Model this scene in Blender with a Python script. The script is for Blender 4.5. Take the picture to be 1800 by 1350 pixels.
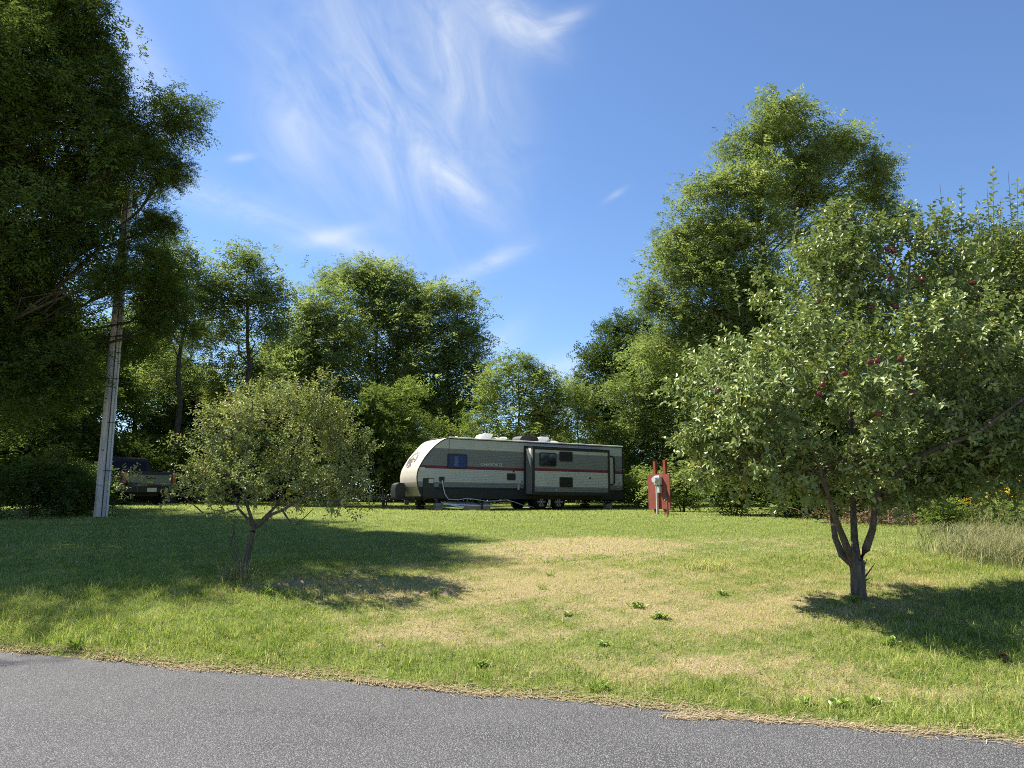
import bpy, math, random
import numpy as np
from mathutils import Vector, Matrix

for o in list(bpy.data.objects):
    bpy.data.objects.remove(o)
scene = bpy.context.scene
COL = scene.collection
PI = math.pi

# ------------------------------------------------------------------ camera
EYE = 1.6
FPX = 1300.0                       # focal length in pixels of the 1800 px wide photograph
PITCH = math.atan(205 / FPX)
cam_data = bpy.data.cameras.new('camera')
cam_data.sensor_width = 36.0
cam_data.lens = 36.0 * FPX / 1800.0
cam_data.clip_start = 0.05
cam_data.clip_end = 3000.0
cam = bpy.data.objects.new('camera', cam_data)
cam.location = (0, 0, EYE)
cam.rotation_euler = (PI / 2 + PITCH, 0, 0)
COL.objects.link(cam)
scene.camera = cam
CP, SP = math.cos(PITCH), math.sin(PITCH)


def ray(px, py):
    r, u = (px - 900) / FPX, (675 - py) / FPX
    return np.array([r, CP - u * SP, SP + u * CP])


def at(px, py, Y):
    d = ray(px, py)
    return np.array([0, 0, EYE]) + d * (Y / d[1])


# ------------------------------------------------------------------ sun and sky
SUN_EL = math.radians(52)
SUN_BACK = math.radians(28)        # the sun stands to the left and this far behind the picture plane
SUN = Vector((-math.cos(SUN_BACK) * math.cos(SUN_EL), math.sin(SUN_BACK) * math.cos(SUN_EL), math.sin(SUN_EL)))
sd = bpy.data.lights.new('sun', 'SUN')
sd.energy = 5.0
sd.angle = math.radians(0.53)
sd.color = (1.0, 0.93, 0.82)
so = bpy.data.objects.new('sun', sd)
so.rotation_euler = SUN.to_track_quat('Z', 'Y').to_euler()
so.location = (-30, 20, 40)
COL.objects.link(so)

world = bpy.data.worlds.new('World')
scene.world = world
world.use_nodes = True
wt = world.node_tree
wt.nodes.clear()


class NT:
    """small helper for wiring nodes"""

    def __init__(self, tree):
        self.t = tree

    def n(self, typ, **kw):
        nd = self.t.nodes.new(typ)
        for k, v in kw.items():
            setattr(nd, k, v)
        return nd

    def link(self, a, b):
        self.t.links.new(a, b)

    def put(self, sock, v):
        if hasattr(v, 'is_linked') or isinstance(v, bpy.types.NodeSocket):
            self.t.links.new(v, sock)
        else:
            sock.default_value = v

    def math(self, op, a, b=0.0, c=None):
        nd = self.n('ShaderNodeMath', operation=op)
        self.put(nd.inputs[0], a)
        self.put(nd.inputs[1], b)
        if c is not None:
            self.put(nd.inputs[2], c)
        return nd.outputs[0]

    def dot(self, v, c):
        nd = self.n('ShaderNodeVectorMath', operation='DOT_PRODUCT')
        self.put(nd.inputs[0], v)
        nd.inputs[1].default_value = tuple(c)
        return nd.outputs['Value']

    def xyz(self, a, b, c=0.0):
        nd = self.n('ShaderNodeCombineXYZ')
        self.put(nd.inputs[0], a)
        self.put(nd.inputs[1], b)
        self.put(nd.inputs[2], c)
        return nd.outputs[0]

    def noise(self, vec, scale, detail=4.0, rough=0.55, dist=0.0, dim='3D'):
        nd = self.n('ShaderNodeTexNoise', noise_dimensions=dim)
        if vec is not None:
            self.link(vec, nd.inputs['Vector'])
        nd.inputs['Scale'].default_value = scale
        nd.inputs['Detail'].default_value = detail
        nd.inputs['Roughness'].default_value = rough
        nd.inputs['Distortion'].default_value = dist
        return nd.outputs['Fac']

    def ramp(self, fac, stops):
        nd = self.n('ShaderNodeValToRGB')
        self.link(fac, nd.inputs[0])
        el = nd.color_ramp.elements
        while len(el) < len(stops):
            el.new(0.5)
        for e, (p, c) in zip(el, stops):
            e.position = p
            e.color = tuple(c) + (1.0,) if len(c) == 3 else c
        return nd.outputs[0]

    def mix(self, fac, a, b, blend='MIX'):
        nd = self.n('ShaderNodeMix', data_type='RGBA', blend_type=blend)
        self.put(nd.inputs[0], fac)
        for s, v in ((nd.inputs[6], a), (nd.inputs[7], b)):
            if isinstance(v, tuple):
                s.default_value = v if len(v) == 4 else v + (1.0,)
            else:
                self.link(v, s)
        return nd.outputs[2]

    def map(self, v, a, b, c=0.0, d=1.0):
        nd = self.n('ShaderNodeMapRange')
        self.put(nd.inputs[0], v)
        for i, q in enumerate((a, b, c, d)):
            nd.inputs[1 + i].default_value = q
        return nd.outputs[0]


W = NT(wt)
sky = W.n('ShaderNodeTexSky', sky_type='NISHITA')
sky.sun_disc = False
sky.sun_elevation = SUN_EL
sky.sun_rotation = math.atan2(SUN.x, SUN.y)      # measured from +Y towards +X
sky.altitude = 300
sky.air_density = 1.0
sky.dust_density = 0.2
sky.ozone_density = 2.2
tc = W.n('ShaderNodeTexCoord')
D = tc.outputs['Generated']


CC = ray(720, 260)
CC = CC / np.linalg.norm(CC)
CR = np.cross(CC, (0, 0, 1.0))
CR /= np.linalg.norm(CR)
CU = np.cross(CR, CC)


def fibres(deg, seed, su=7.0, sv=17.0, lo=0.33, hi=0.85):
    """cirrus texture whose threads run along one direction of the sky"""
    a_ = math.radians(deg)
    u = W.dot(D, CR * math.cos(a_) + CU * math.sin(a_))
    v = W.dot(D, -CR * math.sin(a_) + CU * math.cos(a_))
    n1 = W.noise(W.xyz(W.math('MULTIPLY', u, su), W.math('MULTIPLY', v, sv), seed), 1.0, 8.0, 0.62, 1.25)
    return W.math('ADD', W.math('MULTIPLY', W.map(n1, lo, hi), 0.78), 0.13)


def spot(px, py, deg, su_px, sv_px, amp):
    """soft elongated patch of sky that the cirrus covers"""
    c = ray(px, py)
    c = c / np.linalg.norm(c)
    a_ = math.radians(deg)
    right = np.cross(c, (0, 0, 1.0))
    right /= np.linalg.norm(right)
    up = np.cross(right, c)
    uu = W.dot(D, (right * math.cos(a_) + up * math.sin(a_)) * (FPX / su_px))
    vv = W.dot(D, (-right * math.sin(a_) + up * math.cos(a_)) * (FPX / sv_px))
    g = W.math('POWER', 2.718, W.math('MULTIPLY', W.math('ADD', W.math('MULTIPLY', uu, uu), W.math('MULTIPLY', vv, vv)), -1.0))
    return W.math('MULTIPLY', g, amp)


def layer(fib, spots):
    t = spots[0]
    for q_ in spots[1:]:
        t = W.math('ADD', t, q_)
    return W.math('MULTIPLY', fib, t)


cl = layer(fibres(-58, 1.3), [spot(650, 150, -62, 230, 150, 0.42), spot(600, 60, -60, 130, 40, 0.30), spot(840, 150, -72, 170, 60, 0.45), spot(690, 280, -50, 130, 80, 0.40),
                              spot(510, 235, -66, 90, 44, 0.55), spot(250, 120, -62, 95, 36, 0.75), spot(760, 40, -60, 120, 70, 0.35)])
cl = W.math('ADD', cl, layer(fibres(-30, 4.2, 9.0, 21.0, 0.30, 0.80), [spot(905, 40, -28, 70, 34, 1.0), spot(800, 322, -38, 85, 26, 0.85), spot(400, 356, -12, 140, 24, 0.55),
                              spot(620, 434, -14, 70, 16, 0.5)]))
cl = W.math('ADD', cl, layer(fibres(20, 9.2, 9.0, 24.0, 0.30, 0.78), [spot(985, 42, 25, 42, 14, 0.6), spot(580, 415, 16, 62, 14, 0.5), spot(840, 470, 24, 80, 15, 0.85),
                              spot(425, 277, 20, 18, 7, 0.7), spot(1083, 341, 30, 20, 5, 0.45), spot(885, 598, 40, 50, 24, 0.45), spot(980, 650, 10, 60, 24, 0.8)]))
cl = W.math('MINIMUM', cl, 0.85)
sky_c = W.mix(1.0, sky.outputs[0], (0.84, 0.975, 1.14, 1.0), 'MULTIPLY')
cloud_c = W.mix(cl, sky_c, (5.6, 5.9, 6.2, 1.0))
bg = W.n('ShaderNodeBackground')
W.link(cloud_c, bg.inputs['Color'])
bg.inputs['Strength'].default_value = 0.0645
wo = W.n('ShaderNodeOutputWorld')
W.link(bg.outputs[0], wo.inputs['Surface'])

scene.view_settings.view_transform = 'Standard'
scene.view_settings.look = 'None'
scene.view_settings.exposure = 1.37
scene.view_settings.gamma = 1.0
scene.view_settings.use_curve_mapping = False
scene.cycles.max_bounces = 4
scene.cycles.diffuse_bounces = 2
scene.cycles.glossy_bounces = 2
scene.cycles.transmission_bounces = 4
scene.cycles.sample_clamp_indirect = 6.0
scene.cycles.use_denoising = False
scene.cycles.filter_width = 1.0
scene.cycles.adaptive_threshold = 0.01

# ------------------------------------------------------------------ materials
def new_mat(name):
    m = bpy.data.materials.new(name)
    m.use_nodes = True
    m.node_tree.nodes.clear()
    return m, NT(m.node_tree)


def finish(N, shader):
    out = N.n('ShaderNodeOutputMaterial')
    N.link(shader, out.inputs['Surface'])


def principled(N, col, rough=0.5, metal=0.0, spec=0.5, normal=None):
    p = N.n('ShaderNodeBsdfPrincipled')
    if isinstance(col, tuple):
        p.inputs['Base Color'].default_value = col + (1.0,) if len(col) == 3 else col
    else:
        N.link(col, p.inputs['Base Color'])
    N.put(p.inputs['Roughness'], rough)
    p.inputs['Metallic'].default_value = metal
    p.inputs['Specular IOR Level'].default_value = spec
    if normal is not None:
        N.link(normal, p.inputs['Normal'])
    return p.outputs[0]


def bump(N, h, strength=0.3, dist=0.01):
    b = N.n('ShaderNodeBump')
    b.inputs['Strength'].default_value = strength
    b.inputs['Distance'].default_value = dist
    N.link(h, b.inputs['Height'])
    return b.outputs[0]


def plain(name, col, rough=0.5, metal=0.0, spec=0.5, var=0.18, scale=3.0, bmp=0.0):
    """a paint, metal or plastic with slight dirt variation"""
    m, N = new_mat(name)
    co = N.n('ShaderNodeTexCoord').outputs['Object']
    f = N.noise(co, scale, 6.0, 0.6)
    g = N.noise(co, scale * 9, 3.0, 0.6)
    f = N.math('ADD', N.math('MULTIPLY', f, 0.7), N.math('MULTIPLY', g, 0.3))
    lo = tuple(c * (1 - var) for c in col)
    hi = tuple(min(1, c * (1 + var)) for c in col)
    c = N.ramp(f, [(0.3, lo), (0.7, hi)])
    nr = bump(N, g, bmp, 0.01) if bmp else None
    finish(N, principled(N, c, rough, metal, spec, nr))
    return m


def leaf_mat(name, stops, transl=0.33, rough=0.45, spec=0.35, back=None, vary=False):
    """leaf: colour from the per-leaf tint, light shines through it"""
    m, N = new_mat(name)
    a = N.n('ShaderNodeAttribute', attribute_name='tint')
    oi = N.n('ShaderNodeObjectInfo')
    tn = N.math('ADD', a.outputs['Fac'], N.math('MULTIPLY', N.math('SUBTRACT', oi.outputs['Random'], 0.5), 0.38 if vary else 0.0))
    c = N.ramp(tn, stops)
    if back is not None:
        geo = N.n('ShaderNodeNewGeometry')
        cc = N.mix(geo.outputs['Backfacing'], c, back)
    else:
        cc = c
    df = N.n('ShaderNodeBsdfDiffuse')
    N.link(cc, df.inputs['Color'])
    tr = N.n('ShaderNodeBsdfTranslucent')
    ct = N.mix(1.0, c, (1.05, 1.10, 0.80, 1.0), 'MULTIPLY')
    N.link(ct, tr.inputs['Color'])
    mx = N.n('ShaderNodeMixShader')
    mx.inputs[0].default_value = transl
    N.link(df.outputs[0], mx.inputs[1])
    N.link(tr.outputs[0], mx.inputs[2])
    out = mx.outputs[0]
    if spec > 0.3:
        gl = N.n('ShaderNodeBsdfGlossy')
        gl.inputs['Roughness'].default_value = rough
        gl.inputs['Color'].default_value = (0.9, 0.95, 0.9, 1.0)
        m2 = N.n('ShaderNodeMixShader')
        m2.inputs[0].default_value = spec * 0.10
        N.link(out, m2.inputs[1])
        N.link(gl.outputs[0], m2.inputs[2])
        out = m2.outputs[0]
    finish(N, out)
    return m


def bark_mat(name, c0, c1, sc=14.0):
    m, N = new_mat(name)
    co = N.n('ShaderNodeTexCoord').outputs['Object']
    mp = N.n('ShaderNodeMapping')
    mp.inputs['Scale'].default_value = (1.0, 1.0, 0.22)
    N.link(co, mp.inputs['Vector'])
    f = N.noise(mp.outputs[0], sc, 6.0, 0.65, 0.4)
    c = N.ramp(f, [(0.32, c0), (0.68, c1)])
    finish(N, principled(N, c, 0.9, 0.0, 0.2, bump(N, f, 0.7, 0.03)))
    return m


# ------------------------------------------------------------------ mesh helpers
def raw_mesh(name, verts, loops, starts, mat=None, smooth=False, tint=None):
    me = bpy.data.meshes.new(name)
    verts = np.ascontiguousarray(verts, dtype=np.float32)
    loops = np.ascontiguousarray(loops, dtype=np.int32)
    starts = np.ascontiguousarray(starts, dtype=np.int32)
    me.vertices.add(len(verts))
    me.vertices.foreach_set('co', verts.ravel())
    me.loops.add(len(loops))
    me.loops.foreach_set('vertex_index', loops)
    me.polygons.add(len(starts))
    me.polygons.foreach_set('loop_start', starts)
    if smooth:
        me.polygons.foreach_set('use_smooth', np.ones(len(starts), dtype=bool))
    me.update(calc_edges=True)
    if tint is not None:
        at_ = me.attributes.new('tint', 'FLOAT', 'FACE')
        at_.data.foreach_set('value', np.ascontiguousarray(tint, dtype=np.float32))
    if mat:
        me.materials.append(mat)
    return me


def quads_mesh(name, V, mat, tint):
    """V (N,4,3): one quad each"""
    n = len(V)
    return raw_mesh(name, V.reshape(-1, 3), np.arange(n * 4), np.arange(n) * 4, mat, False, tint)


def link(name, me, parent=None):
    o = bpy.data.objects.new(name, me)
    COL.objects.link(o)
    if parent is not None:
        o.parent = parent
    return o


def empty(name, loc=(0, 0, 0), rz=0.0, label=None, cat=None, group=None):
    o = bpy.data.objects.new(name, None)
    o.empty_display_size = 0.3
    o.location = tuple(float(v) for v in loc)
    o.rotation_euler = (0, 0, rz)
    COL.objects.link(o)
    return tag(o, label, cat, group)


def tag(o, label=None, cat=None, group=None, kind=None):
    if label:
        o['label'] = label
    if cat:
        o['category'] = cat
    if group:
        o['group'] = group
    if kind:
        o['kind'] = kind
    return o


class MB:
    """collects polygons, then builds ONE mesh object"""

    def __init__(self):
        self.v, self.f, self.m = [], [], []

    def add(self, verts, faces, mi=0):
        b = len(self.v)
        self.v += [tuple(p) for p in verts]
        self.f += [tuple(i + b for i in f) for f in faces]
        self.m += [mi] * len(faces)
        return self

    def box(self, c, s, rot=None, mi=0, bev=0.0):
        hx, hy, hz = s[0] / 2, s[1] / 2, s[2] / 2
        if bev <= 0:
            vs = [Vector((x, y, z)) for z in (-hz, hz) for y in (-hy, hy) for x in (-hx, hx)]
            fs = [(0, 2, 3, 1), (4, 5, 7, 6), (0, 1, 5, 4), (2, 6, 7, 3), (0, 4, 6, 2), (1, 3, 7, 5)]
        else:
            b = min(bev, hx * .9, hy * .9, hz * .9)
            ring = [(hx - b, -hy), (hx, -hy + b), (hx, hy - b), (hx - b, hy), (-hx + b, hy), (-hx, hy - b), (-hx, -hy + b), (-hx + b, -hy)]
            ins = [(math.copysign(max(abs(x) - b, 0), x), math.copysign(max(abs(y) - b, 0), y)) for x, y in ring]
            vs = [Vector((x, y, -hz)) for x, y in ins] + [Vector((x, y, -hz + b)) for x, y in ring] + \
                 [Vector((x, y, hz - b)) for x, y in ring] + [Vector((x, y, hz)) for x, y in ins]
            fs = [tuple(range(7, -1, -1)), tuple(range(24, 32))]
            for k in range(3):
                for i in range(8):
                    j = (i + 1) % 8
                    fs.append((k * 8 + i, k * 8 + j, k * 8 + 8 + j, k * 8 + 8 + i))
        if rot is not None:
            vs = [rot @ p for p in vs]
        return self.add([p + Vector(c) for p in vs], fs, mi)

    def tube(self, pts, rad, n=8, mi=0, cap=True):
        pts = [Vector(p) for p in pts]
        if not hasattr(rad, '__len__'):
            rad = [rad] * len(pts)
        vs, fs = [], []
        for i, p in enumerate(pts):
            d = (pts[min(i + 1, len(pts) - 1)] - pts[max(i - 1, 0)]).normalized()
            a = Vector((0, 0, 1)) if abs(d.z) < 0.9 else Vector((1, 0, 0))
            x = d.cross(a).normalized()
            y = d.cross(x)
            for k in range(n):
                t = 2 * PI * k / n
                vs.append(p + (x * math.cos(t) + y * math.sin(t)) * rad[i])
        for i in range(len(pts) - 1):
            for k in range(n):
                j = (k + 1) % n
                fs.append((i * n + k, i * n + j, (i + 1) * n + j, (i + 1) * n + k))
        if cap:
            fs.append(tuple(range(n - 1, -1, -1)))
            fs.append(tuple((len(pts) - 1) * n + k for k in range(n)))
        return self.add(vs, fs, mi)

    def lathe(self, prof, c=(0, 0, 0), axis='Z', n=20, mi=0):
        """prof: (radius, height) pairs"""
        vs, fs = [], []
        for r, h in prof:
            for k in range(n):
                t = 2 * PI * k / n
                p = (r * math.cos(t), r * math.sin(t), h)
                if axis == 'Y':
                    p = (p[0], p[2], p[1])
                elif axis == 'X':
                    p = (p[2], p[0], p[1])
                vs.append(Vector(p) + Vector(c))
        for i in range(len(prof) - 1):
            for k in range(n):
                j = (k + 1) % n
                fs.append((i * n + k, i * n + j, (i + 1) * n + j, (i + 1) * n + k))
        fs.append(tuple(range(n - 1, -1, -1)))
        fs.append(tuple((len(prof) - 1) * n + k for k in range(n)))
        return self.add(vs, fs, mi)

    def prism(self, poly, y0, y1, mi=0):
        """outline in x,z swept along y"""
        n = len(poly)
        vs = [(x, y0, z) for x, z in poly] + [(x, y1, z) for x, z in poly]
        fs = [tuple(range(n)), tuple(range(2 * n - 1, n - 1, -1))]
        for i in range(n):
            j = (i + 1) % n
            fs.append((i, i + n, j + n, j))
        return self.add(vs, fs, mi)

    def build(self, name, mats, parent=None, smooth=False, fix=True):
        me = bpy.data.meshes.new(name)
        me.from_pydata([tuple(p) for p in self.v], [], self.f)
        if not isinstance(mats, (list, tuple)):
            mats = [mats]
        for m in mats:
            me.materials.append(m)
        if len(mats) > 1:
            me.polygons.foreach_set('material_index', self.m)
        if fix:
            import bmesh
            bm = bmesh.new()
            bm.from_mesh(me)
            bmesh.ops.recalc_face_normals(bm, faces=bm.faces)
            bm.to_mesh(me)
            bm.free()
        if smooth:
            me.polygons.foreach_set('use_smooth', [True] * len(me.polygons))
            try:
                me.set_sharp_from_angle(angle=math.radians(40))
            except Exception:
                pass
        me.update()
        return link(name, me, parent)


def rrect(x0, x1, z0, z1, r, n=4):
    """rounded rectangle outline in x,z"""
    out = []
    for cx, cz, a in ((x1 - r, z1 - r, 0), (x0 + r, z1 - r, 90), (x0 + r, z0 + r, 180), (x1 - r, z0 + r, 270)):
        for k in range(n + 1):
            t = math.radians(a + 90 * k / n)
            out.append((cx + r * math.cos(t), cz + r * math.sin(t)))
    return out


# ------------------------------------------------------------------ terrain
EA, EB = np.array([-5.44, 8.21]), np.array([3.39, 5.21])      # two points of the road edge
ED = (EB - EA) / np.linalg.norm(EB - EA)
EN = np.array([-ED[1], ED[0]])                                # towards the lawn
if EN[1] < 0:
    EN = -EN


def hsh(x, y, s=0.0):
    """smooth pseudo noise, about -1..1"""
    return (np.sin(x * 1.7 + y * 0.9 + s) + np.sin(x * -0.8 + y * 1.9 + 1.3 * s + 2.0) + np.sin(x * 2.9 - y * 2.3 + 0.7 * s + 4.1) * 0.6
            + np.sin(x * 4.7 + y * 5.3 + 2.1 * s) * 0.4) / 3.0


def edge_s(x, y):
    s = (x - EA[0]) * EN[0] + (y - EA[1]) * EN[1]
    return s - 0.0035 * ((x * ED[0] + y * ED[1]) ** 2) * 0.0


def ground_z(x, y):
    x = np.asarray(x, dtype=float)
    y = np.asarray(y, dtype=float)
    s = edge_s(x, y)
    yy = 0.55 * y + 0.45 * (6.49 + s * 1.04)
    yy = y + (yy - y) * np.clip((12 - y) / 5, 0, 1)
    z = np.interp(yy, [6, 7, 8, 10, 12, 14, 17, 20, 24, 30, 33, 36, 40, 60], [0, .06, .16, .42, .65, .85, 1.04, 1.15, 1.21, 1.21, 1.26, 1.38, 1.48, 1.6])
    z = z + 0.22 * np.exp(-((x + 14) ** 2 + (y - 28) ** 2) / 60.0)
    z = z + 0.06 * np.exp(-((x + 4.4) ** 2) / 6.0 - (y - 10.2) ** 2 / 0.8)
    z = z + 0.02 * hsh(x * 1.1, y * 1.1, 3.0) * np.clip(s / 1.5, 0, 1) + 0.008 * hsh(x * 4, y * 4, 1.0) * np.clip(s / 0.6, 0, 1)
    z = z * np.clip(s / 0.9, 0, 1) ** 0.8
    z = z - 0.05 * np.clip(-s / 0.10 + 0.6, 0, 1)
    return z


def gz(x, y):
    return float(ground_z(x, y))


def on_ground(px, py):
    d = ray(px, py)
    Y = 4.5
    while Y < 120:
        p = np.array([0, 0, EYE]) + d * (Y / d[1])
        if p[2] < gz(p[0], p[1]):
            return p
        Y += 0.02
    return p


def gauss(x, y, cx, cy, sx, sy):
    return np.exp(-((x - cx) / sx) ** 2 - ((y - cy) / sy) ** 2)


def dry_at(x, y):
    """how much of the turf is straw: 0 green .. 1 dry"""
    s = edge_s(x, y)
    n = 0.5 + 0.5 * hsh(x * 1.25, y * 1.25, 0.4)
    n2 = 0.5 + 0.5 * hsh(x * 3.9, y * 3.9, 2.2)
    broad = gauss(x, y, 0.3, 10.6, 3.0, 2.4) * 0.85 + gauss(x, y, 1.1, 13.7, 1.4, 1.1) * 1.1 + gauss(x, y, 3.2, 8.9, 2.2, 1.2) * 0.55 \
        + gauss(x, y, 1.7, 7.0, 1.5, 0.45) * 0.9 + gauss(x, y, 3.0, 6.3, 1.4, 0.3) * 0.6 + gauss(x, y, -2.2, 10.3, 2.0, 0.5) * 0.7 \
        + gauss(x, y, 6.5, 11.5, 3.5, 2.5) * 0.30 + gauss(x, y, -1.0, 8.3, 1.2, 0.5) * 0.6 + gauss(x, y, 5.2, 10.6, 1.0, 0.7) * 0.5 \
        + gauss(x, y, 4.5, 14.0, 3.5, 1.5) * 0.35
    n3 = 0.5 + 0.5 * hsh(x * 8.5, y * 8.5, 6.1)
    d = broad * (0.10 + 0.72 * n + 0.62 * n2 + 0.50 * n3) + 0.24 * n2 * n3 - 0.12
    d = (d - 0.42) * 1.2 + 0.33
    d = d + 1.2 * np.clip(1 - s / (0.16 + 0.10 * n2), 0, 1)
    return np.clip(d, 0, 1)


def axis(fine0, fine1, step, far):
    a = list(np.arange(fine0, fine1 + 1e-6, step))
    lo, hi, st = [], [], step
    x = fine0
    while x > -far:
        st *= 1.35
        x -= st
        lo.append(x)
    st, x = step, fine1
    while x < far:
        st *= 1.35
        x += st
        hi.append(x)
    return np.array(lo[::-1] + a + hi)


gx, gy = axis(-10, 10, 0.1, 900), axis(4.5, 17, 0.1, 900)
GX, GY = np.meshgrid(gx, gy)
GZ = ground_z(GX, GY)
nv = GX.size
idx = np.arange(nv).reshape(GX.shape)
q = np.stack([idx[:-1, :-1], idx[:-1, 1:], idx[1:, 1:], idx[1:, :-1]], -1).reshape(-1, 4)

m_ground, N = new_mat('turf soil')
a_dry = N.n('ShaderNodeAttribute', attribute_name='dry').outputs['Fac']
co = N.n('ShaderNodeTexCoord').outputs['Object']
n1 = N.noise(co, 5.0, 6.0, 0.65)
n2 = N.noise(co, 60.0, 4.0, 0.7)
green = N.ramp(n2, [(0.3, (0.06, 0.085, 0.022)), (0.55, (0.18, 0.22, 0.06)), (0.75, (0.31, 0.34, 0.12))])
straw = N.ramp(n2, [(0.3, (0.14, 0.105, 0.055)), (0.52, (0.38, 0.31, 0.17)), (0.75, (0.56, 0.47, 0.28))])
f = N.math('ADD', a_dry, N.math('MULTIPLY', N.math('SUBTRACT', n1, 0.5), 0.7))
f = N.map(f, 0.15, 0.75)
c = N.mix(f, green, straw)
finish(N, principled(N, c, 0.95, 0.0, 0.1, bump(N, n2, 0.9, 0.04)))
me = raw_mesh('ground', np.stack([GX, GY, GZ], -1).reshape(-1, 3), q.ravel(), np.arange(len(q)) * 4, m_ground, True)
da = me.attributes.new('dry', 'FLOAT', 'POINT')
da.data.foreach_set('value', dry_at(GX, GY).astype(np.float32).ravel())
ground = tag(link('ground', me), 'sloping lawn of green and straw coloured turf beside the road', 'ground', kind='structure')

# ---- road: a sheet with a slightly ragged edge
m_road, N = new_mat('chip seal asphalt')
co = N.n('ShaderNodeTexCoord').outputs['Object']
vo = N.n('ShaderNodeTexVoronoi', feature='F1')
N.link(co, vo.inputs['Vector'])
vo.inputs['Scale'].default_value = 95.0
stone = N.n('ShaderNodeSeparateColor')
N.link(vo.outputs['Color'], stone.inputs[0])
big = N.noise(co, 0.8, 5.0, 0.6)
mid = N.noise(co, 24.0, 5.0, 0.7)
c = N.ramp(stone.outputs[0], [(0.0, (0.055, 0.055, 0.056)), (0.45, (0.140, 0.140, 0.142)), (0.85, (0.222, 0.222, 0.225)), (1.0, (0.34, 0.34, 0.345))])
gap = N.map(vo.outputs['Distance'], 0.30, 0.62)
c = N.mix(gap, c, (0.034, 0.034, 0.036))
c = N.mix(N.map(mid, 0.35, 0.7, 0.0, 0.35), c, (0.07, 0.07, 0.073))
c = N.mix(N.map(big, 0.3, 0.75, 0.0, 0.25), c, (0.16, 0.16, 0.163))
hgt = N.math('ADD', N.math('MULTIPLY', vo.outputs['Distance'], -1.0), N.math('MULTIPLY', stone.outputs[1], 0.5))
finish(N, principled(N, c, 0.85, 0.0, 0.3, bump(N, hgt, 0.9, 0.008)))
ts = np.arange(-40, 40.01, 0.08)
rv, rf = [], []
for i, t in enumerate(ts):
    w = 0.035 * math.sin(t * 3.1) + 0.03 * math.sin(t * 7.7 + 1) + 0.02 * math.sin(t * 17.3 + 2) + 0.05 * math.sin(t * 0.9)
    b = np.array([0, 6.4863]) + ED * t + EN * w
    for s_, z_ in ((0.0, -0.045), (0.0, 0.0), (-0.5, 0.012), (-3.0, 0.05), (-6.5, 0.0), (-6.5, -0.06)):
        p = b + EN * s_
        rv.append((p[0], p[1], z_))
for i in range(len(ts) - 1):
    for k in range(5):
        rf.append((i * 6 + k, i * 6 + k + 1, i * 6 + k + 7, i * 6 + k + 6))
mb = MB()
mb.add(rv, rf)
tag(mb.build('road', m_road, smooth=True), 'grey chip seal asphalt road along the bottom', 'road', kind='structure')

# ------------------------------------------------------------------ grass
rng = np.random.default_rng(7)


def unit(v):
    return v / np.maximum(np.linalg.norm(v, axis=-1, keepdims=True), 1e-9)


m_grass = leaf_mat('grass blade', [(0.0, (0.12, 0.19, 0.034)), (0.28, (0.315, 0.385, 0.092)), (0.5, (0.47, 0.49, 0.185)),
                                   (0.7, (0.45, 0.39, 0.17)), (1.0, (0.68, 0.58, 0.36))], 0.42, 0.55, 0.25)


def visible_xy(n, y0, y1, marg=0.6):
    y = np.sqrt(rng.uniform(y0 ** 2, y1 ** 2, n))
    x = rng.uniform(-1, 1, n) * (0.715 * y + marg)
    return x, y


def blades(name, x, y, h, w, tint, lean=0.5, segs=2, z=None):
    n = len(x)
    z = ground_z(x, y) - 0.008 if z is None else z
    base = np.stack([x, y, z], -1)
    a = rng.uniform(0, 2 * PI, n)
    side = np.stack([np.cos(a), np.sin(a), np.zeros(n)], -1)
    b = rng.uniform(0, 2 * PI, n)
    ln = np.abs(rng.normal(0, lean, n)) + 0.1
    ld = np.stack([np.cos(b), np.sin(b), np.zeros(n)], -1) * (ln * h)[:, None]
    upv = np.zeros((n, 3))
    upv[:, 2] = h / np.sqrt(1 + ln ** 2 * 0.5)
    sw = side * (w / 2)[:, None]
    tip = base + upv + ld
    if segs == 1:
        V = np.stack([base - sw, base + sw, tip], 1).reshape(-1, 3)
        return raw_mesh(name, V, np.arange(n * 3), np.arange(n) * 3, m_grass, False, tint)
    mid = base + upv * 0.6 + ld * 0.3
    V = np.stack([base - sw, base + sw, mid + sw * 0.8, mid - sw * 0.8, tip], 1).reshape(-1, 3)
    k = (np.arange(n) * 5)[:, None]
    loops = np.concatenate([k + np.array([[0, 1, 2, 3]]), k + np.array([[3, 2, 4]])], 1).ravel()
    st = np.stack([np.arange(n) * 7, np.arange(n) * 7 + 4], 1).ravel()
    return raw_mesh(name, V, loops, st, m_grass, False, np.repeat(tint, 2))


def grass_tint(x, y, d):
    n = len(x)
    isdry = rng.random(n) < np.clip(d * 1.05, 0, 0.93)
    g = np.clip(0.24 + 0.10 * hsh(x * 2.1, y * 2.1, 5.0) + 0.10 * hsh(x * 7.3, y * 7.3, 8.0) + rng.normal(0, 0.11, n), 0, 0.58)
    far = np.clip((y - 14) / 10, 0, 1)
    g = g + 0.10 * far
    t = np.where(isdry, np.clip(0.72 + rng.normal(0, 0.14, n), 0.5, 1.0), g)
    t = np.where(rng.random(n) < 0.10, 0.62 + 0.3 * rng.random(n), t)
    return t


def tall_at(x, y):
    """uncut strips: along the left mound, at the road edge and at the right"""
    s = edge_s(x, y)
    t = 0.9 * gauss(x, y, -4.6, 10.1, 3.2, 0.55) + 0.8 * gauss(x, y, 4.4, 7.4, 1.6, 1.3) + 0.7 * gauss(x, y, 6.6, 11.5, 2.2, 1.5) \
        + 0.7 * gauss(s, y * 0, 0.55, 0, 0.4, 1) + 0.6 * gauss(x, y, -4.0, 8.6, 3.0, 0.8)
    return t


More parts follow.
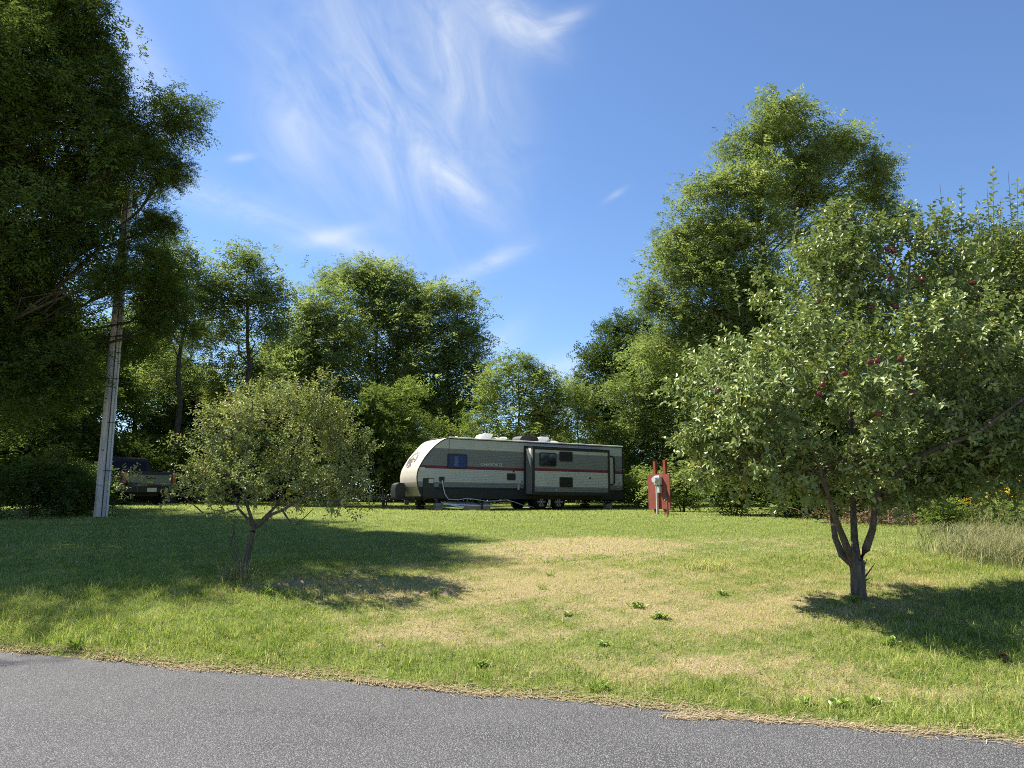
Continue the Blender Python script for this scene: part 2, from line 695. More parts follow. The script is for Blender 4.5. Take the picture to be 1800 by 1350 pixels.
# near strip: a matted base of short leaning blades ...
x, y = visible_xy(280000, 5.2, 11.9)
s = edge_s(x, y)
keep = s > 0.02 + 0.10 * rng.random(len(x))
x, y, s = x[keep], y[keep], s[keep]
d = dry_at(x, y)
h = (0.040 + 0.03 * tall_at(x, y)) * rng.uniform(0.5, 1.5, len(x)) * np.clip(0.35 + s / 0.35, 0, 1)
w = rng.uniform(0.0035, 0.0075, len(x))
tag(link('turf', blades('turf', x, y, h, w, grass_tint(x, y, d), 1.5, 1)), 'matted low turf of the bank next to the road', 'grass', kind='stuff')
# ... with uneven tufts standing in it
tx_, ty_ = visible_xy(16500, 5.2, 12.6)
ts_ = edge_s(tx_, ty_)
td_ = dry_at(tx_, ty_)
keep = (ts_ > 0.04 + 0.16 * rng.random(len(tx_)) ** 2) & (rng.random(len(tx_)) < 1.05 - 0.75 * td_)
tx_, ty_, ts_, td_ = tx_[keep], ty_[keep], ts_[keep], td_[keep]
nb = rng.integers(5, 17, len(tx_))
ii = np.repeat(np.arange(len(tx_)), nb)
tr_ = rng.uniform(0.015, 0.075, len(tx_))
x = tx_[ii] + rng.normal(0, 1, len(ii)) * tr_[ii]
y = ty_[ii] + rng.normal(0, 1, len(ii)) * tr_[ii]
s = edge_s(x, y)
th_ = (0.040 + 0.075 * tall_at(tx_, ty_) * rng.uniform(0.4, 1.2, len(tx_)) + 0.035 * (rng.random(len(tx_)) ** 3) * (1 - td_))
h = th_[ii] * rng.uniform(0.55, 1.3, len(ii)) * np.clip(0.3 + s / 0.4, 0, 1)
w = rng.uniform(0.0040, 0.0080, len(ii)) * (0.75 + 3.0 * np.minimum(th_[ii], 0.12))
tt_ = grass_tint(tx_, ty_, td_ * 0.6)
tint = np.clip(tt_[ii] + rng.normal(0, 0.07, len(ii)), 0, 1)
keep = s > 0.03
lawn = tag(link('grass', blades('grass', x[keep], y[keep], h[keep], w[keep], tint[keep], 1.0)), 'uneven grass tufts on the bank next to the road', 'grass', kind='stuff')
x, y = visible_xy(150000, 11.7, 18.5)
d = dry_at(x, y)
h = (0.040 + 0.05 * tall_at(x, y)) * rng.uniform(0.6, 1.4, len(x))
w = rng.uniform(0.010, 0.017, len(x))
tag(link('lawn_grass', blades('lawn_grass', x, y, h, w, grass_tint(x, y, d), 1.1, 1)), 'short mown grass across the middle of the lawn', 'grass', kind='stuff')
x, y = visible_xy(170000, 18.3, 44)
d = dry_at(x, y)
h = 0.045 * rng.uniform(0.6, 1.4, len(x))
w = rng.uniform(0.02, 0.035, len(x))
tag(link('mown_grass', blades('mown_grass', x, y, h, w, grass_tint(x, y, d), 0.8, 1)), 'short mown grass at the back around the trailer', 'grass', kind='stuff')

m_straw = leaf_mat('dry straw', [(0.5, (0.20, 0.155, 0.095)), (0.8, (0.40, 0.325, 0.205)), (1.0, (0.55, 0.47, 0.33))], 0.25, 0.6, 0.2)
# cut straw along the road edge and blown onto the asphalt
n = 10500
t = rng.uniform(-9, 7, n)
off = np.abs(rng.normal(0, 0.09, n)) * np.where(rng.random(n) < 0.6, 1.3, -0.55) * (0.5 + 0.8 * np.abs(np.sin(t * 0.83 + 1.0)))
off += 0.06 * np.sin(t * 2.3) + 0.03 * np.sin(t * 6.1) - 0.20 * np.clip((t - 1.6) / 2.0, 0, 1) * rng.random(n)
bx, by = ED[0] * t + EN[0] * off, 6.4863 + ED[1] * t + EN[1] * off
pk = rng.random(n) < 0.05
pc = on_ground(1222, 1275)
bx = np.where(pk, pc[0] + rng.normal(0, 0.10, n), bx)
by = np.where(pk, pc[1] + rng.normal(0, 0.035, n), by)
ss = edge_s(bx, by)
bz = np.where(ss < 0.05, 0.006 + 0.012 * rng.random(n), ground_z(bx, by) + 0.012 * rng.random(n) + 0.004)
a = rng.normal(0, 0.8, n) + math.atan2(ED[1], ED[0])
L = rng.uniform(0.03, 0.10, n)
dv = np.stack([np.cos(a) * L, np.sin(a) * L, rng.normal(0, 0.006, n)], -1)
sv = np.stack([-np.sin(a), np.cos(a), np.zeros(n)], -1) * 0.0032
b0 = np.stack([bx, by, bz], -1)
V = np.stack([b0 - sv, b0 + sv, b0 + dv + sv, b0 + dv - sv], 1)
tag(link('straw_litter', quads_mesh('straw_litter', V, m_straw, np.clip(rng.normal(0.74, 0.10, n), 0.5, 1))),
    'dry cut straw scattered along the asphalt edge', 'straw', kind='stuff')

# ------------------------------------------------------------------ foliage
def px_m(Y):
    return Y / FPX


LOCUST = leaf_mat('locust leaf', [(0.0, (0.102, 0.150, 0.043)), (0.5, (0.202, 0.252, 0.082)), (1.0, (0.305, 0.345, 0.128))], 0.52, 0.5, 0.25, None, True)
SHADE = leaf_mat('dark shaded leaf', [(0.0, (0.046, 0.078, 0.018)), (0.5, (0.088, 0.128, 0.030)), (1.0, (0.158, 0.208, 0.056))], 0.33, 0.5, 0.25, None, True)  # darker copy of the leaf colours, with the shade of the wood put in
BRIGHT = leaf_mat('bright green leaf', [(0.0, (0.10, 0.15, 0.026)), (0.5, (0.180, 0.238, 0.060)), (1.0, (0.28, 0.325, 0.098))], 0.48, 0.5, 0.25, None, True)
APPLE = leaf_mat('apple leaf', [(0.0, (0.080, 0.128, 0.026)), (0.5, (0.185, 0.245, 0.058)), (0.93, (0.33, 0.36, 0.115)), (1.0, (0.36, 0.32, 0.07))],
                 0.26, 0.52, 0.5, (0.22, 0.265, 0.11))
YOUNG = leaf_mat('small apple leaf', [(0.0, (0.125, 0.160, 0.036)), (0.5, (0.25, 0.285, 0.072)), (0.92, (0.37, 0.38, 0.12)), (1.0, (0.36, 0.23, 0.09))],
                 0.30, 0.55, 0.42, (0.25, 0.27, 0.11))
WEED = leaf_mat('weed leaf', [(0.0, (0.18, 0.27, 0.045)), (1.0, (0.32, 0.41, 0.09))], 0.35, 0.45, 0.35)
YELLOW = leaf_mat('goldenrod flower', [(0.0, (0.55, 0.36, 0.02)), (1.0, (0.80, 0.62, 0.08))], 0.2, 0.7, 0.1)
DEADLEAF = leaf_mat('dead brush leaf', [(0.0, (0.10, 0.06, 0.03)), (1.0, (0.28, 0.17, 0.09))], 0.2, 0.8, 0.1)
PALE = leaf_mat('pale tall grass', [(0.0, (0.12, 0.15, 0.06)), (0.6, (0.27, 0.27, 0.14)), (1.0, (0.45, 0.40, 0.24))], 0.3, 0.6, 0.2)
BARK = bark_mat('grey brown bark', (0.035, 0.028, 0.020), (0.12, 0.10, 0.078))
BARK2 = bark_mat('smooth apple bark', (0.055, 0.045, 0.034), (0.17, 0.145, 0.115), 20.0)


def leaf_quads(base, d, nrm, l, w):
    """diamond leaves: base, right, tip, left"""
    s = unit(np.cross(d, nrm)) * (w / 2)[:, None]
    m = base + d * (l * 0.45)[:, None]
    return np.stack([base, m + s, base + d * l[:, None], m - s], 1)


def oval_leaves(base, d, nrm, l, w, fold=0.35):
    """folded oval leaves of two quads each -> (2N,4,3)"""
    s = unit(np.cross(d, nrm)) * (w / 2)[:, None]
    up = unit(np.cross(s, d)) * (w * fold * 0.5)[:, None]
    p1, p2 = base + d * (l * 0.30)[:, None], base + d * (l * 0.72)[:, None]
    tip = base + d * l[:, None] - up * 0.9
    A = np.stack([base, p1 + s * 1.0 + up, p2 + s * 0.85 + up * 0.8, tip], 1)
    B = np.stack([base, tip, p2 - s * 0.85 + up * 0.8, p1 - s * 1.0 + up], 1)
    return np.stack([A, B], 1).reshape(-1, 4, 3)


def fronds(C, O, l, nf=6, m=4, spread=0.9, r=rng):
    """pinnate sprays of leaflets at centres C that point along O"""
    S = len(C)
    f = unit(np.repeat(O, nf, 0) * 0.8 + r.normal(0, spread, (S * nf, 3)) * np.array([1, 1, 0.55]) + np.array([0, 0, 0.10]))
    st = np.repeat(C, nf, 0) + r.normal(0, 1.6 * l, (S * nf, 3)) * np.array([1, 1, 0.6])
    Lf = l * r.uniform(2.2, 4.0, S * nf)
    n = len(f)
    tt = np.linspace(0.12, 1.0, m)
    up = np.array([0, 0, 1.0]) + r.normal(0, 0.25, (n, 3))
    side = unit(np.cross(f, up))
    nv_ = unit(np.cross(side, f))
    P = st[:, None, :] + f[:, None, :] * (Lf[:, None] * tt)[:, :, None] + np.array([0, 0, -0.28]) * (Lf[:, None] * tt ** 2)[:, :, None]
    out, nn = [], []
    for sg in (-1, 1):
        d = unit(sg * side[:, None, :] + 0.55 * f[:, None, :] + r.normal(0, 0.22, P.shape) + np.array([0, 0, -0.22]))
        out.append(leaf_quads(P.reshape(-1, 3), d.reshape(-1, 3), (np.repeat(nv_, m, 0) + r.normal(0, 0.35, (n * m, 3))),
                              l * r.uniform(0.7, 1.25, n * m), l * r.uniform(0.34, 0.50, n * m)))
    tint = np.repeat(np.clip(r.normal(0.5, 0.2, S), 0, 1), nf * m)
    tint = np.clip(np.concatenate([tint, tint]) + r.normal(0, 0.12, 2 * n * m), 0, 1)
    return np.concatenate(out), tint


def twigs(C, O, l, k=10, length=0.30, r=rng, w=0.56):
    """leafy twigs: oval leaves set around a short shoot"""
    S = len(C)
    f = unit(O)
    tt = np.linspace(0.05, 1.0, k)
    a = unit(np.cross(f, r.normal(0, 1, (S, 3))))
    b = np.cross(f, a)
    Ls = length * r.uniform(0.6, 1.3, S)
    P = C[:, None, :] + f[:, None, :] * (Ls[:, None] * tt)[:, :, None]
    ph = np.arange(k) * 2.4 + r.uniform(0, 6.28, S)[:, None]
    rad = np.cos(ph)[:, :, None] * a[:, None, :] + np.sin(ph)[:, :, None] * b[:, None, :]
    d = unit(rad + 0.55 * f[:, None, :] + r.normal(0, 0.25, P.shape) + np.array([0, 0, -0.05])).reshape(-1, 3)
    nrm = np.array([0, 0, 1.0]) + np.repeat(f, k, 0) * 0.6 + r.normal(0, 0.45, d.shape)
    n = len(d)
    V = oval_leaves(P.reshape(-1, 3), d, nrm, l * r.uniform(0.65, 1.25, n), l * w * r.uniform(0.8, 1.2, n))
    tint = np.repeat(np.clip(np.repeat(r.normal(0.45, 0.18, S), k) + r.normal(0, 0.16, n), 0, 1), 2)
    return V, tint


def pads_of(lobe, npad, r):
    c, rad = lobe
    dirs = unit(r.normal(0, 1, (npad, 3)) + np.array([0, 0, 0.15]))
    return c + dirs * rad * r.uniform(0.45, 0.98, (npad, 1)), dirs


def wob(p0, p1, k, amp, r):
    """a crooked line from p0 to p1"""
    p0, p1 = np.array(p0, float), np.array(p1, float)
    L_ = np.linalg.norm(p1 - p0)
    ts_ = np.linspace(0, 1, k + 1)
    pts = p0 + (p1 - p0) * ts_[:, None]
    pts[1:-1] += r.normal(0, amp * L_, (k - 1, 3)) * np.array([1, 1, 0.4])
    pts[1:-1, 2] += (np.sin(ts_[1:-1] * PI) * 0.06 * L_)
    return pts


def clump_mesh(Rp, flat, leaf, nq, mat, r):
    """one layered pad of foliage as it sits at the end of a branch"""
    ns = max(6, int(nq / 48))
    q_ = unit(r.normal(0, 1, (ns, 3))) * (r.random((ns, 1)) ** 0.72) * 1.15
    q_[:, 2] -= 0.30 * (q_[:, 0] ** 2 + q_[:, 1] ** 2)          # the rim hangs lower than the middle
    lump = 1 + 0.32 * np.sin(3 * np.arctan2(q_[:, 1], q_[:, 0]) + r.uniform(0, 6))
    C_ = q_ * np.array([Rp, Rp, Rp * flat]) * np.stack([lump, lump, np.ones(ns)], -1)
    O_ = unit(q_ * np.array([1, 1, 0.6]) + np.array([0, 0, 0.15]) + r.normal(0, 0.3, C_.shape))
    V_, T_ = fronds(C_, O_, leaf, r=r)
    return quads_mesh('leaf_clump', V_, mat, T_)


SUN_HOLES = []


def grow_tree(name, label, base, lobes, style='frond', leaf=0.1, lai=3.0, mat=None, trunk_r=0.2, seed=1, npad=9, fork=0.35,
              lean=(0, 0), group=None, cat='tree', bark=None, twig_len=0.3, gap=0.0, stems=1, limbs=True, flat=0.42, clump=False, holes=False, puff=1.0):
    """root empty at the base > trunk (with limbs), crown. lobes: list of (centre xyz, radii xyz) in world metres"""
    r = np.random.default_rng(seed)
    base = np.array(base, float)
    root = empty(name, base, 0, label, cat, group)
    lobes = [(np.array(c_, float) - base, np.array(r_, float)) for c_, r_ in lobes]
    top = max(c_[2] + 0.3 * r_[2] for c_, r_ in lobes)
    cx = np.mean([c_[0] for c_, r_ in lobes])
    cy = np.mean([c_[1] for c_, r_ in lobes])
    tb = MB()
    trunks = []
    for k in range(stems):
        a_ = 2 * PI * k / stems + 0.7
        off = np.array([math.cos(a_), math.sin(a_), 0]) * (trunk_r * 2.0 if stems > 1 else 0)
        tp = np.array([cx * 0.7 + lean[0] + off[0] * 4, cy * 0.7 + lean[1] + off[1] * 4, top * r.uniform(0.86, 1.0)])
        pts = wob(off * 0.5 + np.array([0, 0, -0.15]), tp, 8, 0.012, r)
        rr = trunk_r / math.sqrt(stems) * (1 - np.linspace(0, 0.88, 9)) * np.array([1.35] + [1] * 8)
        tb.tube(pts, list(rr), 8)
        trunks.append(pts)
    Vs, Ts = [], []
    if clump:
        crown = bpy.data.objects.new('crown', None)
        COL.objects.link(crown)
        crown.parent = root
        leaf = leaf * 0.60
        Rp = float(np.mean([np.mean(r_) for c_, r_ in lobes])) * 0.62
        nq = lai * float(np.mean([PI * r_[0] * r_[2] for c_, r_ in lobes])) / (0.21 * leaf ** 2) / npad
        protos = [clump_mesh(Rp, flat, leaf, nq, mat or LOCUST, r) for k in range(4)]
    for li, (c_, r_) in enumerate(lobes):
        tpts = trunks[li % stems]
        pc_, pd_ = pads_of((c_, r_), npad, r)
        if limbs:
            zt = np.clip(c_[2] - np.hypot(c_[0], c_[1]) * 0.7 - 0.2 * r_[2], top * fork * 0.7, top * 0.9)
            zt = zt * r.uniform(0.72, 1.08)
            t0_ = np.array([np.interp(zt, tpts[:, 2], tpts[:, 0]), np.interp(zt, tpts[:, 2], tpts[:, 1]), zt])
            br = trunk_r * 0.27 * (1 - 0.6 * zt / top)
            lp = wob(t0_, c_, 4, 0.06, r)
            tb.tube(lp, list(np.linspace(br, br * 0.4, 5)), 6)
            for p in pc_:
                tb.tube(wob(lp[r.integers(2, 5)], p, 3, 0.06, r), list(np.linspace(br * 0.38, br * 0.08, 4)), 4, cap=False)
        if clump:
            for k, p in enumerate(pc_):
                w_ = base + p
                if holes and any(np.linalg.norm(np.cross(w_ - h_, np.array(SUN))) < 0.60 for h_ in SUN_HOLES):
                    continue
                o_ = tag(link('leaf_clump', protos[r.integers(0, 4)], crown), kind='stuff')
                sc_ = float(np.clip(puff * np.mean(r_) * r.uniform(0.40, 0.82) / Rp, 0.5, 2.0))
                o_.location = tuple(p)
                o_.rotation_euler = (r.normal(0, 0.22), r.normal(0, 0.22), r.uniform(0, 2 * PI))
                o_.scale = (sc_, sc_, sc_ * r.uniform(0.85, 1.25))
            continue
        area = PI * r_[0] * r_[2]
        rad_m = float(np.mean(r_))
        if style == 'frond':
            per = 6 * 4 * 2
            ns = int(area * lai / (0.21 * leaf ** 2) / per)
        else:
            per = 10
            ns = int(area * lai / (0.42 * leaf ** 2) / per)
        ns = max(ns, npad)
        pi = r.integers(0, npad, ns)
        loc = unit(r.normal(0, 1, (ns, 3))) * (r.random((ns, 1)) ** 0.45)
        pr = rad_m * r.uniform(0.38, 0.62, npad)
        C_ = pc_[pi] + loc * np.stack([pr[pi], pr[pi], pr[pi] * flat], -1)
        stray = r.random(ns) < 0.15
        C_[stray] = c_ + unit(r.normal(0, 1, (stray.sum(), 3))) * r_ * (r.random((stray.sum(), 1)) ** 0.4) * 1.02
        if gap > 0:
            g_ = hsh(C_[:, 0] * 1.3 / rad_m + seed, C_[:, 1] * 1.3 / rad_m + C_[:, 2] * 1.7 / rad_m, seed * 1.7)
            C_ = C_[g_ < 1 - gap * 1.6]
        O_ = unit((C_ - c_) / r_ + np.array([0, 0, 0.25]) + r.normal(0, 0.35, C_.shape))
        if style == 'frond':
            V_, T_ = fronds(C_, O_, leaf, r=r)
        else:
            O_ = unit(O_ + np.array([0, 0, 0.35]))
            V_, T_ = twigs(C_, O_, leaf, 10, twig_len, r)
        Vs.append(V_)
        Ts.append(T_)
    tb.build('trunk', bark or BARK, root, smooth=True, fix=False)
    if not clump:
        me_ = quads_mesh('crown', np.concatenate(Vs), mat or LOCUST, np.concatenate(Ts))
        link('crown', me_, root)
    return root


def lobes_px(lst, Y, depth=0.9):
    """(px, py, rx, ry[, dY]) -> ellipsoids standing at distance Y + dY"""
    out = []
    for e in lst:
        dY = e[4] if len(e) > 4 else 0.0
        k = px_m(Y + dY)
        c_ = at(e[0], e[1], Y + dY)
        out.append((c_, (e[2] * k, depth * 0.5 * (e[2] + e[3]) * k, e[3] * k)))
    return out


def base_at(px, Y):
    p = at(px, 880, Y)
    return (p[0], Y, gz(p[0], Y))


LK = 0.0046
SUN_HOLES += [on_ground(*p_) for p_ in ((50, 958), (120, 962), (235, 962), (305, 954), (330, 990), (200, 978))]

# the big dark tree that overhangs the pole at the left
grow_tree('shade_tree', 'tall dark tree overhanging the wooden pole at the left edge', base_at(-150, 19.2), lobes_px([
    (40, 60, 150, 100, 0.5), (135, 40, 75, 70, -0.5), (-110, -40, 200, 110, 0.6), (60, -40, 110, 70, 0.5), (150, 135, 80, 60, 0), (205, 190, 65, 45, 0.4),
    (298, 222, 82, 42, 0.2), (235, 275, 85, 50, -0.3), (70, 210, 130, 80, -0.8), (120, 310, 110, 70, 0.6), (285, 305, 42, 30, 0.3),
    (225, 365, 75, 42, 3.4), (270, 400, 48, 30, 0.5), (60, 400, 140, 80, -0.4), (105, 440, 80, 48, -0.6), (265, 470, 55, 40, -0.2), (300, 515, 62, 40, 0.8),
    (30, 530, 120, 80, 0.3), (195, 490, 65, 28, -0.9), (225, 605, 70, 24, 3.2), (40, 640, 130, 70, 0.0), (300, 575, 56, 32, 1.2), (80, 600, 80, 60, 0.6), (-120, 250, 180, 160, 1.0), (-140, 520, 170, 140, 0.5),
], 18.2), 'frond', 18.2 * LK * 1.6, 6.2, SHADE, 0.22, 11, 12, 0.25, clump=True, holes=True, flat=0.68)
# more of the same wood beyond the left edge: these shade the lawn
grow_tree('shade_tree', 'dark tree behind the pole with its crown cut by the left edge', base_at(-190, 23), lobes_px([
    (-60, 250, 170, 150), (-240, 180, 200, 180), (20, 480, 150, 110), (-160, 500, 190, 150), (-40, 700, 160, 90), (90, 640, 90, 80, 1.5), (-220, 60, 180, 120), (-60, 100, 130, 100, 1)],
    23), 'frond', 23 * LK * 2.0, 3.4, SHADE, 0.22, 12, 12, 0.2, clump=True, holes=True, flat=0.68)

bx_, by_ = -15.2, 15.7
bz_ = gz(bx_, by_)
grow_tree('shade_tree', 'tree standing just outside the left edge whose shade covers the lawn', (bx_, by_, bz_), [
    ((bx_ + dx, by_ + dy, bz_ + dz), (rr, rr, rr * 0.7)) for dx, dy, dz, rr in ((0, 0, 11.6, 2.2), (2.6, 0.6, 11.2, 1.9), (2.2, 0.8, 9.4, 2.2), (-2, 0.5, 9.2, 2.2), (0.6, 1.8, 7.6, 2.4), (2.6, -0.2, 6.8, 1.9), (-1.6, -0.8, 6.6, 2.3), (0.5, -1.3, 8.8, 1.9), (0, 0, 4.8, 2.2))],
    'frond', 0.20, 4.0, SHADE, 0.25, 13, 12, 0.2, clump=True, holes=True)

# locust trees standing in the middle distance at the left
mid_left = [
    ('slim feathery locust tree, first one right of the dark shade tree', 300, 36, [(320, 450, 45, 32), (300, 500, 60, 40), (345, 520, 45, 36), (280, 570, 60, 44), (340, 600, 50, 34, 2), (300, 660, 60, 40, 2)]),
    ('slim feathery locust tree with bare lower stems above the small fruit tree', 415, 37, [(440, 462, 42, 26), (400, 500, 50, 34), (475, 510, 45, 30), (435, 545, 66, 34), (390, 580, 45, 30, 1), (485, 580, 45, 30), (440, 640, 60, 28, 2), (390, 680, 44, 34, 2)]),
    ('broad locust tree with a layered crown left of the rounded pair', 545, 46, [(560, 540, 50, 44), (535, 590, 60, 46), (600, 580, 50, 40), (570, 650, 75, 48), (500, 640, 50, 46), (620, 690, 54, 44)]),
    ('tall round topped tree with the highest crown of the back row', 665, 50, [(595, 495, 42, 30), (630, 480, 45, 26), (690, 482, 52, 28), (640, 530, 70, 40), (715, 530, 50, 40), (690, 590, 66, 50), (620, 610, 50, 44), (660, 680, 70, 55), (730, 620, 40, 50)]),
    ('round dark tree beside the gap of sky, behind the trailer nose', 790, 48, [(770, 525, 46, 30), (805, 540, 42, 36), (740, 570, 44, 36), (820, 600, 36, 46), (775, 610, 56, 50), (800, 680, 56, 60), (740, 680, 56, 50), (835, 650, 22, 30)]),
]
for i, (lab, bpx, Y, lb) in enumerate(mid_left):
    grow_tree('locust_tree', lab, base_at(bpx, Y), lobes_px(lb, Y), 'frond', Y * LK * 1.10, 4.0 if i > 1 else 3.8, LOCUST, 0.20, 30 + i, 13, 0.3,
              group='trees of the back row', clump=True, flat=0.62, puff=1.2)

# saplings and trees round the trailer
grow_tree('sapling', 'light green sapling right behind the nose of the trailer', base_at(715, 36), lobes_px([
    (715, 700, 38, 34), (690, 735, 42, 34), (745, 745, 44, 36), (715, 780, 60, 34), (660, 700, 26, 22)], 36), 'frond', 36 * LK * 1.05, 3.8, BRIGHT, 0.09, 41, 11, 0.2, clump=True)
grow_tree('sapling', 'bright yellow green young tree right above the trailer roof', base_at(905, 36.5), lobes_px([
    (925, 640, 24, 16), (890, 645, 44, 24), (945, 668, 36, 26), (870, 690, 42, 34), (925, 700, 56, 38), (970, 705, 26, 34), (850, 745, 38, 34), (905, 755, 60, 40), (960, 750, 34, 40)],
    36.5), 'frond', 36.5 * LK * 1.15, 4.0, BRIGHT, 0.10, 42, 12, 0.2, clump=True, flat=0.6)
grow_tree('locust_tree', 'dark locust tree standing between the bright young tree and the tall right one', base_at(1090, 46), lobes_px([
    (1120, 580, 46, 30), (1080, 595, 40, 30), (1055, 630, 34, 40), (1110, 640, 52, 50), (1070, 690, 50, 50), (1140, 610, 30, 40), (1030, 700, 36, 36), (1110, 740, 60, 50)],
    46), 'frond', 46 * LK * 1.1, 4.4, SHADE, 0.24, 43, 12, 0.25, clump=True, flat=0.6, puff=1.15, group='trees of the back row')
grow_tree('sapling', 'low green sapling above the rear of the trailer roof', base_at(1015, 38), lobes_px([
    (1005, 695, 34, 24), (1030, 720, 34, 34), (990, 745, 36, 36), (1045, 765, 36, 34)], 38), 'frond', 38 * LK * 1.1, 4.2, LOCUST, 0.08, 44, 11, 0.2, clump=True)
grow_tree('tall_locust_tree', 'tallest locust tree, towering behind the apple tree', base_at(1375, 27), lobes_px([
    (1385, 205, 62, 34, 0), (1330, 232, 68, 26, -0.5), (1400, 250, 80, 36, 0.4), (1300, 262, 48, 22), (1500, 262, 64, 32, 0.5), (1530, 300, 42, 28, 0.5), (1450, 290, 60, 32, -0.3),
    (1330, 320, 80, 34, -0.8), (1255, 340, 62, 28, -0.6), (1430, 350, 90, 32, 0.6), (1540, 345, 44, 28, 1.2), (1570, 380, 40, 20, 1.2), (1225, 400, 66, 34, -0.8), (1320, 400, 72, 36, -1.2), (1180, 425, 40, 24, -0.3),
    (1200, 470, 66, 34, -0.8), (1290, 480, 80, 38, -0.8), (1165, 510, 44, 26, 0), (1240, 540, 80, 40, -1), (1180, 560, 40, 24), (1340, 540, 80, 50, 0.5), (1440, 440, 70, 40, 1.0),
    (1250, 610, 80, 46, 0), (1180, 620, 60, 44, 0), (1340, 640, 90, 60, 0.8), (1230, 450, 60, 36, 0.4), (1150, 540, 36, 22, 0.2), (1380, 320, 70, 36, 0.8), (1270, 420, 60, 40, 0.6), (1300, 560, 80, 46, 0.6)],
    27), 'frond', 27 * LK * 1.15, 4.2, LOCUST, 0.22, 45, 10, 0.3, clump=True, flat=0.62, puff=1.22)
grow_tree('young_locust', 'leaning green locust thicket tree right of the trailer, behind the red board', base_at(1165, 37), lobes_px([
    (1150, 610, 50, 40), (1110, 690, 46, 40), (1170, 690, 60, 44), (1110, 760, 40, 40), (1165, 765, 60, 44), (1130, 825, 44, 34), (1210, 800, 50, 46), (1220, 700, 60, 60), (1100, 800, 24, 30)],
    37), 'frond', 37 * LK * 1.1, 4.2, LOCUST, 0.10, 46, 14, 0.15, stems=2, clump=True, flat=0.6, puff=1.15)
grow_tree('young_locust', 'dark leafy tree filling the space under the tall locust behind the apple trunk', base_at(1420, 23), lobes_px([
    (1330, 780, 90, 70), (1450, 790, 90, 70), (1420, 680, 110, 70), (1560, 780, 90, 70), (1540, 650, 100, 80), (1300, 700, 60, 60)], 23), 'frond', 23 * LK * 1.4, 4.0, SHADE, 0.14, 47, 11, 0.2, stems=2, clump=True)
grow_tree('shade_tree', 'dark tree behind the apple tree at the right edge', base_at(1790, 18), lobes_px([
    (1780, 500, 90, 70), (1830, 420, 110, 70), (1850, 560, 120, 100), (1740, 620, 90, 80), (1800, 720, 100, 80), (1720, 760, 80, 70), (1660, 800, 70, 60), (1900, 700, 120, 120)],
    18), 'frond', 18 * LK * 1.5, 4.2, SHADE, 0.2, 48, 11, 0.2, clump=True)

# generic copies: the wood that closes the view
def copy_tree(root, loc, rz, sc, label=None, group=None):
    o = root.copy()
    COL.objects.link(o)
    o.location = tuple(float(v) for v in loc)
    o.rotation_euler = (0, 0, rz)
    o.scale = (sc, sc, sc)
    if label:
        o['label'] = label
    if group:
        o['group'] = group
    for ch in root.children:
        c_ = ch.copy()
        COL.objects.link(c_)
        c_.parent = o
    return o


def wood_tree(seed, loc, H, mat, leaf, label, group):
    r = np.random.default_rng(seed)
    lb = []
    for k in range(11):
        hz = H * r.uniform(0.28, 0.92)
        rr_ = H * 0.20 * (1.15 - abs(hz / H - 0.55))
        a_ = r.uniform(0, 2 * PI)
        q_ = rr_ * r.uniform(0.2, 1.0)
        lb.append((np.array(loc) + (q_ * math.cos(a_), q_ * math.sin(a_), hz), (rr_ * 0.8, rr_ * 0.8, rr_ * 0.6)))
    return grow_tree('wood_tree', label, loc, lb, 'frond', leaf, 4.5, mat, 0.2, seed, 7, 0.25, group=group)


r_ = random.Random(5)
lab_far = 'tree of the wood far behind, half hidden by nearer trees'
W0 = wood_tree(61, base_at(220, 44), 11.5, SHADE, 0.24, lab_far, 'far wood')
W1 = wood_tree(62, base_at(520, 52), 11.5, LOCUST, 0.24, lab_far, 'far wood')
spots = [(60, 40, 1.05, 0), (150, 52, 1.0, 0), (330, 48, .8, 0), (430, 56, .85, 0), (610, 55, .85, 1), (700, 54, .9, 0), (780, 56, .75, 0), (860, 60, .55, 1), (930, 58, .5, 0), (1000, 62, .52, 0),
         (1075, 60, .65, 1), (1180, 50, .95, 0), (1290, 42, 1.0, 1), (1420, 40, .9, 0), (1540, 36, .75, 1), (1660, 30, .62, 0), (1780, 30, .75, 1), (-60, 46, 1.1, 0), (30, 30, .72, 0), (130, 34, .72, 0)]
names = ['dark wood tree in the shade left of the pole', 'wood tree showing between the pole and the left edge', 'wood tree seen between the two slim locust trees', 'wood tree just right of the second slim locust',
         'wood tree behind the broad layered locust', 'wood tree behind the highest round crown', 'wood tree behind the round dark tree, next to the sky gap', 'low wood tree left of the bright young tree top',
         'low wood tree hidden behind the bright young tree', 'low wood tree at the lowest point of the sky gap', 'wood tree just left of the dark locust right of the sky gap', 'wood tree behind the thicket beside the red board',
         'wood tree seen through the left side of the tall locust', 'wood tree behind the trunk of the tall locust', 'wood tree behind the middle of the apple crown', 'wood tree behind the right half of the apple crown',
         'wood tree at the right edge behind the apple crown', 'wood tree cut by the left edge far behind', 'dark wood tree low at the left edge behind the bushes', 'dark wood tree behind the pickup bonnet']
for (px, Y, sc, k), nm in zip(spots, names):
    copy_tree((W0, W1)[k], base_at(px, Y), r_.uniform(0, 6.28), sc, nm)
W0['label'] = 'wood tree straight behind the pickup cab'
W1['label'] = 'wood tree behind the top of the small fruit tree'

